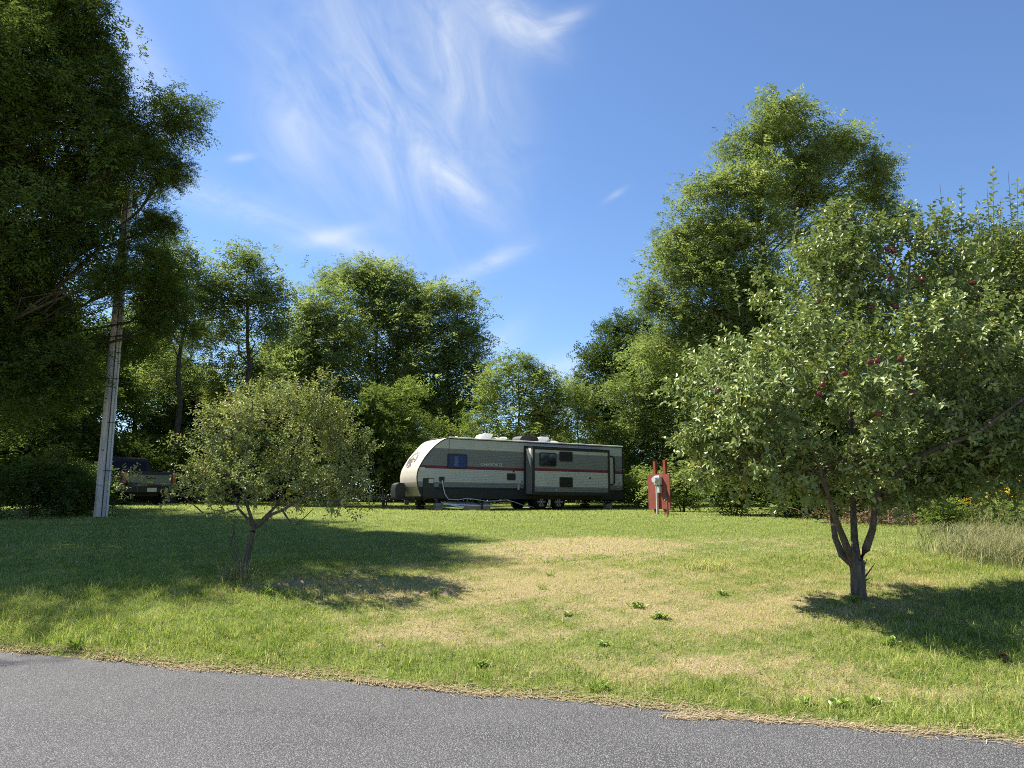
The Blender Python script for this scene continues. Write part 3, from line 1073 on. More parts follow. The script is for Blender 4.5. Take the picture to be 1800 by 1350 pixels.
# ------------------------------------------------------------------ shrubs and undergrowth
def shrub(name, label, px, Y, wpx, hpx, mat, seed, leaf=None, style='frond', group=None, lai=5.0, cat='shrub', npad=7):
    b_ = base_at(px, Y)
    k = px_m(Y)
    r = np.random.default_rng(seed)
    w_, h_ = wpx * k, hpx * k
    lb = []
    for j in range(6):
        a_ = r.uniform(0, 2 * PI)
        q_ = r.uniform(0.1, 0.62)
        z_ = h_ * r.uniform(0.28, 0.74)
        lb.append(((b_[0] + math.cos(a_) * q_ * w_ * 0.5, b_[1] + math.sin(a_) * q_ * w_ * 0.5, b_[2] + z_), (w_ * 0.27, w_ * 0.27, h_ * 0.27)))
    return grow_tree(name, label, b_, lb, style, leaf or Y * LK, lai, mat, 0.03 + 0.01 * h_, seed, npad, 0.1, group=group, cat=cat, stems=3, flat=0.7, twig_len=0.25)


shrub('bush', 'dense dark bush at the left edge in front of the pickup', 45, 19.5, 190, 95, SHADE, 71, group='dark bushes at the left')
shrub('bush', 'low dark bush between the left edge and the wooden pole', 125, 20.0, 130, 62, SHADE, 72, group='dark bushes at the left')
shrub('bush', 'sunlit pale bush in the dark wood left of the pole', 110, 24, 150, 110, LOCUST, 73, group='dark bushes at the left')
shrub('large_leaf_bush', 'big dark leafy bush behind the small fruit tree', 600, 33, 190, 190, SHADE, 74, 0.26, 'twig', lai=4.2)
shrub('large_leaf_bush', 'dark leafy bush beside the trailer tongue', 675, 34, 130, 105, SHADE, 75, 0.22, 'twig', lai=4.2)
shrub('large_leaf_bush', 'green leafy bush behind the tailgate of the pickup', 430, 37, 190, 150, LOCUST, 76, 0.22, 'twig', lai=4.2)
shrub('bush', 'yellow green bush at the rear corner of the trailer', 1120, 34, 70, 62, BRIGHT, 77)
shrub('bush', 'green bush just behind the red meter board', 1200, 26, 110, 90, LOCUST, 78)
ug = shrub('undergrowth_bush', 'dark undergrowth bush at the lawn edge below the apple crown', 1290, 22, 130, 80, SHADE, 79, group='undergrowth along the right lawn edge')
copy_tree(ug, base_at(1385, 20.5), 1.9, 0.95, 'dark undergrowth bush at the lawn edge left of the apple trunk')
copy_tree(ug, base_at(1640, 17.6), 3.3, 0.85, 'dark undergrowth bush at the lawn edge right of the apple trunk')
copy_tree(ug, base_at(1480, 21.0), 4.3, 0.95, 'dark undergrowth bush seen straight behind the apple trunk')
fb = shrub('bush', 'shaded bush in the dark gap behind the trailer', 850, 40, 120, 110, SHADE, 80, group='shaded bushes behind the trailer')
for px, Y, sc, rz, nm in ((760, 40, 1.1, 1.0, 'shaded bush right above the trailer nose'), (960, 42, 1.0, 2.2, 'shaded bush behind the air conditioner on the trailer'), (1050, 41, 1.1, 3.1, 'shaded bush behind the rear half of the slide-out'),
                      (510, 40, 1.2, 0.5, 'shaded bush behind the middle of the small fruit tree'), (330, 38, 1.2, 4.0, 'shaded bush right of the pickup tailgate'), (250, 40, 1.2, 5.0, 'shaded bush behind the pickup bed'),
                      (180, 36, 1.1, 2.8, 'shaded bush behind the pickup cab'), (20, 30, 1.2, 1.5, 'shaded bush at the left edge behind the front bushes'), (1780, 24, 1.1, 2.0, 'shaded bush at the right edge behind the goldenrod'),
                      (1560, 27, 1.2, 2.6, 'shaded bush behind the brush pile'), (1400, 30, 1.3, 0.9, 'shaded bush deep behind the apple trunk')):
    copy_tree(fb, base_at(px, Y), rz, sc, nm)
# the mass of leaves low in the wood, too dense to tell one plant from the next
r = np.random.default_rng(17)
n_ = 3200
px_ = np.where(r.random(n_) < 0.25, r.uniform(-60, 420, n_), r.uniform(-120, 1950, n_))
yd_ = np.interp(px_, [-120, 200, 700, 1100, 1300, 1500, 1800, 1950], [40, 47, 50, 50, 45, 36, 27, 26]) + r.normal(0, 1.6, n_)
hz_ = 4.6 * r.random(n_) ** 1.35 * (0.75 + 0.3 * np.sin(px_ * 0.021)) * np.interp(px_, [0, 380, 600, 1200, 1500, 1900], [1.7, 1.5, 1, 1, .75, .6])
C_ = np.stack([(px_ - 900) / FPX * yd_ / CP, yd_, hz_], -1)
C_[:, 2] += ground_z(C_[:, 0], C_[:, 1])
V_, T_ = fronds(C_, unit(r.normal(0, 1, (n_, 3)) + np.array([-0.3, -0.5, 0.3])), 0.33, r=r)
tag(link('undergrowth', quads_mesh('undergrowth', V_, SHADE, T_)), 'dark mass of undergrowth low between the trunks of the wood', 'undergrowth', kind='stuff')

# ------------------------------------------------------------------ apple tree at the right
r = np.random.default_rng(99)
pb = on_ground(1508, 1052)
YA = float(pb[1])
apple = empty('apple_tree', pb, 0, 'full leafy apple tree with red apples at the right', 'tree', 'fruit trees on the lawn')


def rel(px, py, dY=0.0):
    return at(px, py, YA + dY) - pb


tb = MB()
tk = [rel(1510, 1062), rel(1509, 1040), rel(1508, 1010), rel(1506, 985)]
tb.tube(tk, [0.115, 0.092, 0.086, 0.090], 12)
stubs = [(1497, 1000, 1488, 988), (1520, 1015, 1538, 990), (1517, 1022, 1530, 1016), (1518, 1000, 1524, 982)]
limbs_px = [
    [(1503, 988, 0), (1490, 965, -.1), (1478, 935, -.25), (1465, 900, -.4), (1440, 820, -.7), (1400, 720, -1.0)],
    [(1500, 992, 0), (1480, 975, .1), (1468, 945, .15), (1462, 900, .3), (1420, 800, .6), (1330, 700, .8)],
    [(1506, 985, 0), (1502, 950, .1), (1500, 900, .2), (1500, 800, .4), (1490, 640, .5), (1470, 480, .4)],
    [(1510, 988, 0), (1522, 965, -.05), (1534, 930, -.1), (1540, 880, -.2), (1570, 760, -.4), (1590, 600, -.5), (1600, 450, -.3)],
    [(1538, 895, -.15), (1600, 800, .2), (1680, 700, .5), (1760, 560, .6), (1790, 420, .5)],
    [(1545, 860, -.2), (1620, 800, -.6), (1720, 760, -1.0), (1800, 700, -1.1)],
]
for k, lp in enumerate(limbs_px):
    tb.tube([rel(*p) for p in lp], list(np.linspace(0.058 if k < 4 else 0.04, 0.012, len(lp))), 8)
for x0, y0, x1, y1 in stubs:
    tb.tube([rel(x0, y0), rel(x1, y1)], [0.012, 0.004], 5)
al = [(1420, 520, 120, 110, .3), (1290, 690, 95, 110, 0), (1430, 700, 130, 120, -.9), (1580, 495, 130, 105, .2), (1610, 660, 150, 130, -.9), (1740, 530, 120, 110, .3), (1770, 700, 130, 120, -.6),
      (1860, 590, 130, 150, 0), (1268, 765, 60, 58, .2), (1340, 800, 90, 60, -.5), (1470, 820, 100, 55, -.6), (1580, 825, 110, 55, -.4), (1700, 815, 110, 60, 0), (1500, 590, 130, 110, .9), (1690, 580, 130, 110, .9),
      (1360, 610, 100, 90, .6), (1820, 790, 100, 80, .2), (1860, 490, 90, 80, 0.2), (1480, 430, 60, 50, .2), (1640, 445, 80, 55, 0), (1400, 838, 80, 38, .3), (1500, 842, 80, 36, .5), (1600, 838, 90, 36, .3), (1700, 828, 90, 40, .6), (1300, 830, 60, 40, .4), (1250, 785, 48, 55, .1), (1280, 820, 48, 34, .1), (1370, 852, 60, 24, .2), (1440, 856, 60, 22, -.4), (1540, 852, 70, 22, .2), (1640, 848, 70, 24, .1), (1740, 835, 70, 28, .1), (1330, 690, 90, 90, .9), (1540, 760, 130, 80, .8), (1700, 720, 120, 90, .9)]
AL = [(c_ - pb, np.array(r2)) for c_, r2 in lobes_px(al, YA, 0.95)]
Vs, Ts, all_pads = [], [], []
for c_, r2 in AL:
    pc_, pd_ = pads_of((c_, r2), 9, r)
    all_pads += list(pc_)
    for p in pc_:
        q0 = c_ + (p - c_) * 0.15 + r.normal(0, 0.06, 3)
        tb.tube(wob(q0, p + (p - c_) * 0.25, 3, 0.05, r), [0.011, 0.008, 0.005, 0.003], 4, cap=False)
    ns = int(PI * r2[0] * r2[2] * 3.6 / (0.42 * 0.076 ** 2) / 10)
    pi = r.integers(0, 9, ns)
    C_ = pc_[pi] + unit(r.normal(0, 1, (ns, 3))) * (r.random((ns, 1)) ** 0.5) * float(np.mean(r2)) * 0.55 * np.array([1, 1, 0.75])
    O_ = unit((C_ - c_) / r2 + r.normal(0, 0.4, C_.shape) + np.array([0, 0, 0.4]))
    V_, T_ = twigs(C_, O_, 0.076, 10, 0.24, r)
    Vs.append(V_)
    Ts.append(T_)
# upright shoots that stand out of the top
shoots = [(1462, 345, 60, .2), (1448, 375, 50, 0), (1480, 380, 50, .3), (1402, 372, 45, .1), (1578, 318, 75, .1), (1590, 345, 60, -.1), (1566, 360, 50, .2), (1652, 322, 90, .2), (1690, 325, 70, 0),
          (1668, 360, 55, .3), (1745, 292, 110, .1), (1735, 330, 80, -.2), (1760, 345, 60, .3), (1788, 312, 100, .2), (1800, 330, 90, 0), (1715, 352, 60, .1), (1620, 370, 50, 0), (1520, 400, 50, .2),
          (1345, 430, 45, .3), (1290, 480, 50, .2), (1245, 610, 50, .1), (1425, 395, 40, .3), (1772, 300, 90, -.1)]
SC, SO = [], []
for px, py, ln, dY in shoots:
    b0_, b1_ = rel(px + r.uniform(-14, 14), py + ln, dY), rel(px, py, dY)
    L_ = np.linalg.norm(b1_ - b0_)
    b0_ = b0_ - (b1_ - b0_) * 0.5
    tb.tube([b0_, (b0_ + b1_) / 2 + r.normal(0, 0.01, 3), b1_], [0.007, 0.005, 0.002], 4)
    V_, T_ = twigs(b0_[None] + (b1_ - b0_) * 0.15, (b1_ - b0_)[None], 0.075, max(8, int(L_ * 34)), L_ * 1.3, r)
    Vs.append(V_)
    Ts.append(T_)
tb.build('trunk', BARK2, apple, smooth=True, fix=False)
link('crown', quads_mesh('crown', np.concatenate(Vs), APPLE, np.concatenate(Ts)), apple)
m_apple, N = new_mat('red apple skin')
co = N.n('ShaderNodeTexCoord').outputs['Object']
f = N.noise(co, 22.0, 4.0, 0.6)
finish(N, principled(N, N.ramp(f, [(0.35, (0.07, 0.008, 0.012)), (0.6, (0.15, 0.018, 0.020)), (0.8, (0.26, 0.08, 0.045))]), 0.32, 0, 0.5))
ab = MB()
ab.lathe([(0.004, 0.026), (0.014, 0.030), (0.028, 0.027), (0.037, 0.012), (0.037, -0.006), (0.030, -0.024), (0.016, -0.034), (0.005, -0.031)], n=14)
am = ab.build('apple', m_apple, apple, smooth=True)
stm = MB().tube([(0, 0, 0.024), (0.003, 0, 0.042), (0.008, 0.002, 0.058)], [0.002, 0.0018, 0.0022], 5).build('apple_stem', BARK2, am)
apples_px = [(1560, 437), (1571, 441), (1565, 491), (1709, 497), (1623, 491), (1530, 540), (1575, 540), (1610, 575), (1607, 578), (1530, 636), (1543, 634), (1583, 631), (1602, 690), (1544, 728), (1264, 686),
             (1258, 722), (1730, 606), (1692, 440), (1440, 692), (1447, 676), (1485, 656), (1720, 545), (1438, 530), (1568, 570)]
for k, (px, py) in enumerate(apples_px):
    a_ = am if k == 0 else am.copy()
    if k:
        COL.objects.link(a_)
        s_ = stm.copy()
        COL.objects.link(s_)
        s_.parent = a_
    # on the outer face of the crown: nearest crown surface along the line of sight
    best = -0.6
    for c_, r2 in AL:
        p_ = rel(px, py)
        dx, dz = (p_[0] - c_[0]) / r2[0], (p_[2] - c_[2]) / r2[2]
        if dx * dx + dz * dz < 1:
            best = min(best, c_[1] - r2[1] * math.sqrt(1 - dx * dx - dz * dz))
    a_.location = rel(px, py, best * 0.98)
    a_.rotation_euler = (r.uniform(-.4, .4), r.uniform(-.4, .4), r.uniform(0, 6))
    s_ = r.uniform(0.75, 0.98)
    a_.scale = (s_, s_, s_)
    a_.parent = apple
fa = am.copy()
COL.objects.link(fa)
p_ = on_ground(1766, 1163)
fa.parent = None
fa.location = (p_[0], p_[1], p_[2] + 0.03)
fa.name = 'fallen_apple'
fa.scale = (1.1, 1.1, 1.1)
tag(fa, 'single red apple lying in the shaded grass at the right', 'apple')
fs_ = stm.copy()
COL.objects.link(fs_)
fs_.parent = fa

# ------------------------------------------------------------------ small fruit tree at the left
r = np.random.default_rng(123)
pb = on_ground(432, 1010)
YA = float(pb[1])
small = empty('small_fruit_tree', pb, 0, 'small thin fruit tree with sparse leaves, left of the trailer', 'tree', 'fruit trees on the lawn')
tb = MB()
tb.tube([rel(431, 1018), rel(433, 990), rel(438, 960), rel(444, 935), rel(450, 925)], [0.062, 0.045, 0.040, 0.042, 0.045], 10)
for k, lp in enumerate([
    [(448, 930, 0), (435, 912, .1), (420, 895, .2), (400, 850, .3), (370, 780, .4)],
    [(448, 930, 0), (440, 905, -.1), (432, 880, -.2), (425, 830, -.3), (440, 760, -.3), (445, 690, -.2)],
    [(450, 926, 0), (465, 910, 0), (485, 890, .1), (510, 840, .2), (530, 760, .2), (560, 690, .2)],
    [(452, 926, 0), (475, 905, -.2), (500, 895, -.3), (540, 870, -.3), (590, 830, -.2), (640, 800, -.1)],
    [(420, 895, .2), (380, 905, 0), (355, 900, -.1), (320, 870, -.2), (290, 850, -.3)],
    [(495, 895, -.3), (508, 915, -.5), (520, 922, -.6), (535, 910, -.6), (550, 895, -.5)],
    [(485, 890, .1), (520, 880, .4), (570, 860, .6), (620, 860, .7)],
    [(300, 852, -.3), (260, 850, -.4), (235, 855, -.45), (222, 845, -.5)],
]):
    tb.tube([rel(*p) for p in lp], list(np.linspace(0.030 if k < 4 else 0.016, 0.005, len(lp))), 7)
for k in range(5):     # suckers at the foot
    tb.tube([rel(428 - k * 2, 1005), rel(415 - k * 3, 950 + k * 4, .1), rel(405 + k * 3, 905, .1 * k)], [0.008, 0.006, 0.002], 5)
sl = [(400, 770, 62, 62, .2), (360, 790, 40, 55, 0), (470, 750, 75, 62, -.3), (550, 750, 68, 60, .2), (592, 775, 46, 56, .2), (430, 840, 75, 42, -.4), (520, 840, 75, 42, -.3), (600, 845, 62, 38, 0), (345, 850, 42, 28, -.1),
      (460, 700, 28, 28, 0), (575, 695, 30, 28, .1), (622, 852, 34, 24, 0), (500, 790, 90, 60, .5), (405, 720, 36, 36, 0), (520, 710, 36, 30, .2), (312, 870, 24, 14, -.2), (240, 855, 26, 12, -.45), (620, 800, 34, 40, .1), (222, 838, 12, 14, -.5), (400, 868, 50, 22, -.2), (480, 872, 45, 18, .3), (550, 872, 60, 22, .2), (615, 868, 40, 22, .2), (360, 880, 34, 14, -.2), (590, 880, 40, 18, -.3)]
Vs, Ts = [], []
for c_, r2 in lobes_px(sl, YA, 0.95):
    c_ = c_ - pb
    r2 = np.array(r2)
    pc_, pd_ = pads_of((c_, r2), 8, r)
    for p in pc_:
        tb.tube(wob(c_ + (p - c_) * 0.1, p + (p - c_) * 0.35, 3, 0.06, r), [0.007, 0.005, 0.004, 0.002], 4, cap=False)
    ns = int(PI * r2[0] * r2[2] * 2.0 / (0.42 * 0.050 ** 2) / 10)
    pi = r.integers(0, 8, ns)
    C_ = pc_[pi] + unit(r.normal(0, 1, (ns, 3))) * (r.random((ns, 1)) ** 0.5) * float(np.mean(r2)) * 0.5 * np.array([1, 1, 0.9])
    O_ = unit((C_ - c_) / r2 + r.normal(0, 0.45, C_.shape) + np.array([0, 0, 0.5]))
    V_, T_ = twigs(C_, O_, 0.050, 10, 0.20, r, 0.5)
    Vs.append(V_)
    Ts.append(T_)
for px, py, ln in ((455, 662, 40), (440, 675, 40), (560, 655, 50), (575, 650, 50), (590, 668, 40), (520, 690, 30), (345, 690, 60), (362, 712, 40), (640, 740, 40), (620, 700, 40), (480, 690, 30), (400, 690, 35), (650, 790, 30), (665, 840, 20)):
    b0_, b1_ = rel(px + r.uniform(-10, 10), py + ln), rel(px, py)
    tb.tube([b0_ - (b1_ - b0_) * .4, b1_], [0.005, 0.002], 4)
    V_, T_ = twigs(b0_[None], (b1_ - b0_)[None], 0.05, 14, np.linalg.norm(b1_ - b0_), r, 0.5)
    Vs.append(V_)
    Ts.append(T_)
tb.build('trunk', BARK2, small, smooth=True, fix=False)
link('crown', quads_mesh('crown', np.concatenate(Vs), YOUNG, np.concatenate(Ts)), small)

# ------------------------------------------------------------------ travel trailer
M_LIGHT = plain('siding light grey', (0.46, 0.435, 0.39), 0.42, 0.0, 0.5, 0.10, 1.6)
M_MID = plain('siding mid grey', (0.18, 0.174, 0.158), 0.42, 0.0, 0.5, 0.10, 1.6)
M_RED = plain('siding red stripe', (0.16, 0.018, 0.022), 0.45, 0.0, 0.5, 0.10)
M_BLACK = plain('black trim', (0.018, 0.018, 0.019), 0.5, 0.0, 0.4, 0.2)
M_CHASSIS = plain('black steel chassis', (0.022, 0.021, 0.020), 0.65, 0.0, 0.3, 0.35, 6.0)
M_WHITE = plain('white cap gelcoat', (0.46, 0.43, 0.375), 0.40, 0.0, 0.5, 0.05, 1.2)
M_TAUPE = plain('taupe lower cap', (0.30, 0.27, 0.235), 0.38, 0.0, 0.5, 0.08, 1.2)
M_ROOF = plain('white roof membrane', (0.80, 0.79, 0.75), 0.65, 0.0, 0.3, 0.08, 2.0)
M_VENT = plain('white vent plastic', (0.80, 0.78, 0.72), 0.4, 0.0, 0.4, 0.05)
M_CREAM = plain('yellowed skylight dome', (0.70, 0.60, 0.40), 0.35, 0.0, 0.4, 0.06)
M_GLASS = plain('dark tinted glass', (0.012, 0.014, 0.018), 0.06, 0.0, 0.6, 0.2)
M_BLUE = plain('blue window shade behind glass', (0.035, 0.055, 0.17), 0.10, 0.0, 0.6, 0.15)
M_CURT = plain('pale blue curtain stripe', (0.10, 0.12, 0.22), 0.15, 0.0, 0.6, 0.15)
M_TYRE = plain('tyre rubber', (0.016, 0.016, 0.016), 0.8, 0.0, 0.2, 0.3, 9.0)
M_RIM = plain('dull alloy rim', (0.34, 0.34, 0.34), 0.35, 0.7, 0.5, 0.2, 9.0)
M_CHROME = plain('bright metal', (0.62, 0.62, 0.62), 0.25, 0.9, 0.5, 0.08)
M_LETTER = plain('silver lettering', (0.55, 0.56, 0.56), 0.35, 0.0, 0.5, 0.05)
M_EMB = plain('dark emblem print', (0.10, 0.10, 0.10), 0.4, 0.0, 0.4, 0.15)
M_CONC = plain('concrete block', (0.30, 0.29, 0.27), 0.9, 0.0, 0.2, 0.25, 8.0, 0.5)
M_DWOOD = plain('dark weathered timber', (0.055, 0.045, 0.035), 0.85, 0.0, 0.2, 0.35, 8.0, 0.4)
M_WOOD = plain('bare pine board', (0.42, 0.29, 0.15), 0.75, 0.0, 0.25, 0.2, 7.0, 0.3)
M_PANEL = plain('white panel', (0.88, 0.85, 0.79), 0.45, 0.0, 0.4, 0.04)
M_CORD = plain('grey white cord', (0.55, 0.54, 0.51), 0.6, 0.0, 0.3, 0.08)

A_TR = math.radians(30.3)
TL, TW, TH = 9.84, 2.12, 2.78
trailer = empty('travel_trailer', (-3.60, 28.06, 1.262), A_TR, 'long grey travel trailer with white curved nose and slide-out, parked on the lawn', 'trailer')
trailer.rotation_euler = (0, math.radians(0.35), A_TR)

NOSE_Z = [0.50, 0.62, 0.86, 1.05, 1.24, 1.50, 1.73, 2.00, 2.24, 2.45, 2.62, 2.72, 2.78]
NOSE_X = [0.215, 0.15, 0.055, 0.015, 0.0, 0.045, 0.165, 0.335, 0.54, 0.755, 0.985, 1.18, 1.36]


def nose_x(z):
    return float(np.interp(z, NOSE_Z, NOSE_X))


def siding(name, x0f, x1, z0, z1, y, sgn, parent, bands, step=0.062):
    """ribbed metal siding; each band has its own colour; x0f gives the front end at height z"""
    g = MB()
    cuts = sorted(set([z0, z1] + [b_[0] for b_ in bands if z0 < b_[0] < z1]))
    for a_, b_ in zip(cuts[:-1], cuts[1:]):
        mi = [k for k, bb in enumerate(bands) if bb[0] <= a_ + 1e-6][-1]
        n_ = max(1, round((b_ - a_) / step))
        for j in range(n_):
            u0, u1 = a_ + (b_ - a_) * j / n_, a_ + (b_ - a_) * (j + 1) / n_
            um = u0 + (u1 - u0) * 0.22
            for (p0, p1, d0, d1) in ((u0, um, 0.000, 0.011), (um, u1, 0.011, 0.000)):
                g.add([(x0f(p0), y - sgn * d0, p0), (x1, y - sgn * d0, p0), (x1, y - sgn * d1, p1), (x0f(p1), y - sgn * d1, p1)], [(0, 1, 2, 3)] if sgn > 0 else [(3, 2, 1, 0)], bands[mi][1])
    return g.build(name, [M_BLACK, M_MID, M_LIGHT, M_RED], parent, fix=False)


BANDS = [(0.44, 0), (0.86, 1), (1.05, 2), (1.56, 3), (1.67, 1), (2.34, 2)]
body = MB()
SX0, SX1, SZ0, SZ1 = 4.79, 8.66, 0.62, 2.54          # slide-out opening
siding('side_wall', nose_x, SX0 - 0.05, 0.50, TH - 0.02, 0.0, 1, trailer, BANDS)
siding('side_wall', lambda z: SX1 + 0.05, TL, 0.50, TH - 0.02, 0.0, 1, trailer, BANDS)
siding('side_wall', lambda z: SX0 - 0.05, SX1 + 0.05, SZ1 + 0.05, TH - 0.02, 0.0, 1, trailer, BANDS)
siding('far_wall', lambda z: nose_x(z) + 0.32, TL, 0.50, TH - 0.02, TW, -1, trailer, BANDS)
siding('lower_wall', lambda z: SX0 - 0.05, SX1 + 0.05, 0.50, SZ0 - 0.05, 0.0, 1, trailer, BANDS)
g = MB()
g.add([(TL, 0, 0.44), (TL, TW, 0.44), (TL, TW, TH), (TL, 0, TH)], [(0, 1, 2, 3)])
g.build('rear_wall', M_LIGHT, trailer)
def cap_bow(e_, z):
    k_ = min(1.0, (TH - z) / 0.5) * min(1.0, 0.3 + (z - 0.5) / 0.6)
    return (-0.05 * (1 - e_ * e_) + 0.26 * max(0.0, e_) ** 3) * k_ - 0.012


# curved front cap, bowed a little in plan; white above, taupe below
g = MB()
zz = list(np.linspace(0.50, 1.02, 7)) + list(np.linspace(1.07, TH, 22))
ny = 14
for i, z in enumerate(zz):
    for j in range(ny + 1):
        yy_ = TW * j / ny
        e_ = (2 * j / ny - 1)
        bow = cap_bow(e_, z)
        g.v.append((nose_x(z) + bow, yy_, z))
for i in range(len(zz) - 1):
    for j in range(ny):
        a_ = i * (ny + 1) + j
        g.f.append((a_, a_ + 1, a_ + ny + 2, a_ + ny + 1))
        g.m.append(1 if zz[i] < 1.0 else 0)
cap = g.build('front_cap', [M_WHITE, M_TAUPE], trailer, smooth=True)
# roof with crown
g = MB()
for i, xx in enumerate(np.linspace(1.33, TL + 0.02, 12)):
    for j in range(9):
        g.v.append((xx, -0.02 + (TW + 0.04) * j / 8, TH - 0.004 + 0.05 * (1 - (j / 4 - 1) ** 2)))
for i in range(11):
    for j in range(8):
        a_ = i * 9 + j
        g.f.append((a_, a_ + 1, a_ + 10, a_ + 9))
        g.m.append(0)
g.build('roof', M_ROOF, trailer, smooth=True)
# black edge strips: front curve, roof line, corners
tr = MB()
tr.tube([(nose_x(z) + 0.005, -0.012, z) for z in np.linspace(0.50, TH, 26)], 0.022, 6)
tr.build('front_edge_trim', M_BLACK, trailer, smooth=True)
tr = MB().box((5.6, -0.018, TH - 0.050), (8.5, 0.03, 0.032))
tr.build('roof_edge_trim', M_BLACK, trailer)
MB().tube([(1.30, -0.022, TH - 0.006), (TL + 0.02, -0.022, TH - 0.006)], 0.028, 8).build('gutter', M_ROOF, trailer, smooth=True)
MB().box((TL + 0.005, -0.005, 1.63), (0.04, 0.05, 2.26)).build('corner_trim', M_BLACK, trailer)
MB().box((1.33, -0.008, 2.19), (0.018, 0.02, 1.14)).build('seam_strip', M_MID, trailer)
# black skirt along the bottom and the underbelly
MB().box((5.05, 0.0, 0.60), (9.55, 0.034, 0.34)).build('skirt', M_BLACK, trailer)
MB().box((5.1, TW / 2, 0.47), (9.3, TW - 0.1, 0.10)).build('underbelly', M_CHASSIS, trailer)
fr = MB()
for yy_ in (0.45, TW - 0.45):
    fr.box((5.0, yy_, 0.445), (9.6, 0.06, 0.09))
for xx in (0.6, 2.2, 3.8, 7.4, 9.0):
    fr.box((xx, TW / 2, 0.445), (0.06, TW - 0.5, 0.07))
fr.build('chassis', M_CHASSIS, trailer)
MB().box((TL + 0.09, TW / 2, 0.44), (0.12, TW - 0.05, 0.11)).build('rear_bumper', M_CHASSIS, trailer)

# slide-out room
SD = 0.58
siding('slide_out_wall', lambda z: SX0 + 0.07, SX1 - 0.07, 0.72, 2.45, -SD, 1, trailer, [(0.0, 0), (0.60, 1), (0.93, 2), (1.56, 3), (1.67, 1), (2.29, 2)])
sl_ = MB()
sl_.box((SX0 + 0.02, -SD / 2, 1.56), (0.04, SD - 0.06, 1.86), mi=0)
sl_.build('slide_out_end_wall', M_MID, trailer)
MB().box((SX1 - 0.02, -SD / 2, 1.56), (0.04, SD - 0.06, 1.86)).build('slide_out_end_wall', M_MID, trailer)
MB().box(((SX0 + SX1) / 2, -SD / 2, 2.515), (SX1 - SX0 + 0.04, SD + 0.02, 0.05)).build('slide_out_roof', M_BLACK, trailer)
MB().box(((SX0 + SX1) / 2, -SD / 2, 0.61), (SX1 - SX0, SD - 0.02, 0.06)).build('slide_out_floor', M_BLACK, trailer)
tr = MB()
tr.box((SX0 + 0.035, -SD - 0.005, 1.56), (0.085, 0.05, 1.86))
tr.box((SX1 - 0.035, -SD - 0.005, 1.56), (0.085, 0.05, 1.86))
tr.box(((SX0 + SX1) / 2, -SD - 0.008, 2.47), (SX1 - SX0 + 0.02, 0.055, 0.085))
tr.box(((SX0 + SX1) / 2, -SD - 0.008, 0.67), (SX1 - SX0 + 0.02, 0.055, 0.10))
tr.build('slide_out_trim', M_BLACK, trailer)
tr = MB()
tr.box((SX0 - 0.035, -0.02, 1.56), (0.09, 0.07, 2.02))
tr.box((SX1 + 0.035, -0.02, 1.56), (0.09, 0.07, 2.02))
tr.box(((SX0 + SX1) / 2, -0.02, 2.575), (SX1 - SX0 + 0.16, 0.07, 0.05))
tr.build('slide_out_flange', M_BLACK, trailer)
# triangle of slide awning fabric at the top corner, sunlight put in as white
g = MB()
g.add([(SX0 - 0.012, -0.06, 2.47), (SX0 - 0.012, -0.44, 2.47), (SX0 - 0.012, -0.40, 1.75), (SX0 - 0.004, -0.06, 2.47), (SX0 - 0.004, -0.44, 2.47), (SX0 - 0.004, -0.40, 1.75)],
      [(0, 1, 2), (3, 5, 4), (0, 3, 4, 1), (1, 4, 5, 2), (2, 5, 3, 0)])
g.build('sunlit_flap', M_VENT, trailer)


def window(name, x0, x1, z0, z1, y, glass, parent, r_=0.06):
    w_ = MB().prism(rrect(x0, x1, z0, z1, r_), y - 0.035, y + 0.02).build(name, M_BLACK, parent)
    p_ = MB().prism(rrect(x0 + 0.045, x1 - 0.045, z0 + 0.045, z1 - 0.045, r_ * 0.7), y - 0.043, y - 0.03).build('pane', glass, w_)
    return w_


w1 = window('window', 1.26, 2.11, 1.58, 2.14, 0.0, M_BLUE, trailer, 0.07)
MB().box((1.63, -0.045, 1.86), (0.16, 0.006, 0.40)).build('curtain', M_CURT, w1)
w2 = window('window', 5.10, 5.92, 1.75, 2.31, -SD, M_GLASS, trailer, 0.08)
MB().box((5.53, -SD - 0.046, 2.03), (0.02, 0.008, 0.46)).build('mullion', M_BLACK, w2)


def louvre(x0, x1, z0, z1, y):
    v_ = MB().prism(rrect(x0, x1, z0, z1, 0.035), y - 0.030, y + 0.02).build('vent_panel', M_BLACK, trailer)
    n_ = 7
    for k in range(n_):
        z_ = z0 + 0.05 + (z1 - z0 - 0.10) * k / (n_ - 1)
        MB().box(((x0 + x1) / 2, y - 0.036, z_), (x1 - x0 - 0.10, 0.02, 0.018), Matrix.Rotation(0.6, 3, 'X')).build('slat', M_CHASSIS, v_)


louvre(6.08, 6.73, 1.98, 2.38, -SD)
louvre(6.08, 6.73, 0.92, 1.33, -SD)
# small fittings on the side
MB().prism(rrect(3.93, 4.31, 1.18, 1.45, 0.02), -0.035, 0.01).build('access_hatch', M_BLACK, trailer)
MB().box((4.22, -0.03, 1.53), (0.05, 0.04, 0.05)).build('hatch_latch', M_BLACK, trailer)
MB().box((4.62, -0.025, 1.13), (0.08, 0.03, 0.06)).build('outlet_cover', M_MID, trailer)
MB().prism(rrect(4.42, 4.50, 0.80, 1.02, 0.02), -0.03, 0.01).build('drain_cover', M_LIGHT, trailer)
MB().prism(rrect(0.26, 0.70, 0.50, 1.18, 0.03), -0.035, 0.01).build('storage_door', M_BLACK, trailer)
MB().box((0.58, -0.042, 1.08), (0.20, 0.012, 0.16)).build('sticker', M_LIGHT, trailer)
MB().prism(rrect(0.93, 1.14, 1.07, 1.24, 0.02), -0.04, 0.01).build('power_inlet', M_BLACK, trailer)
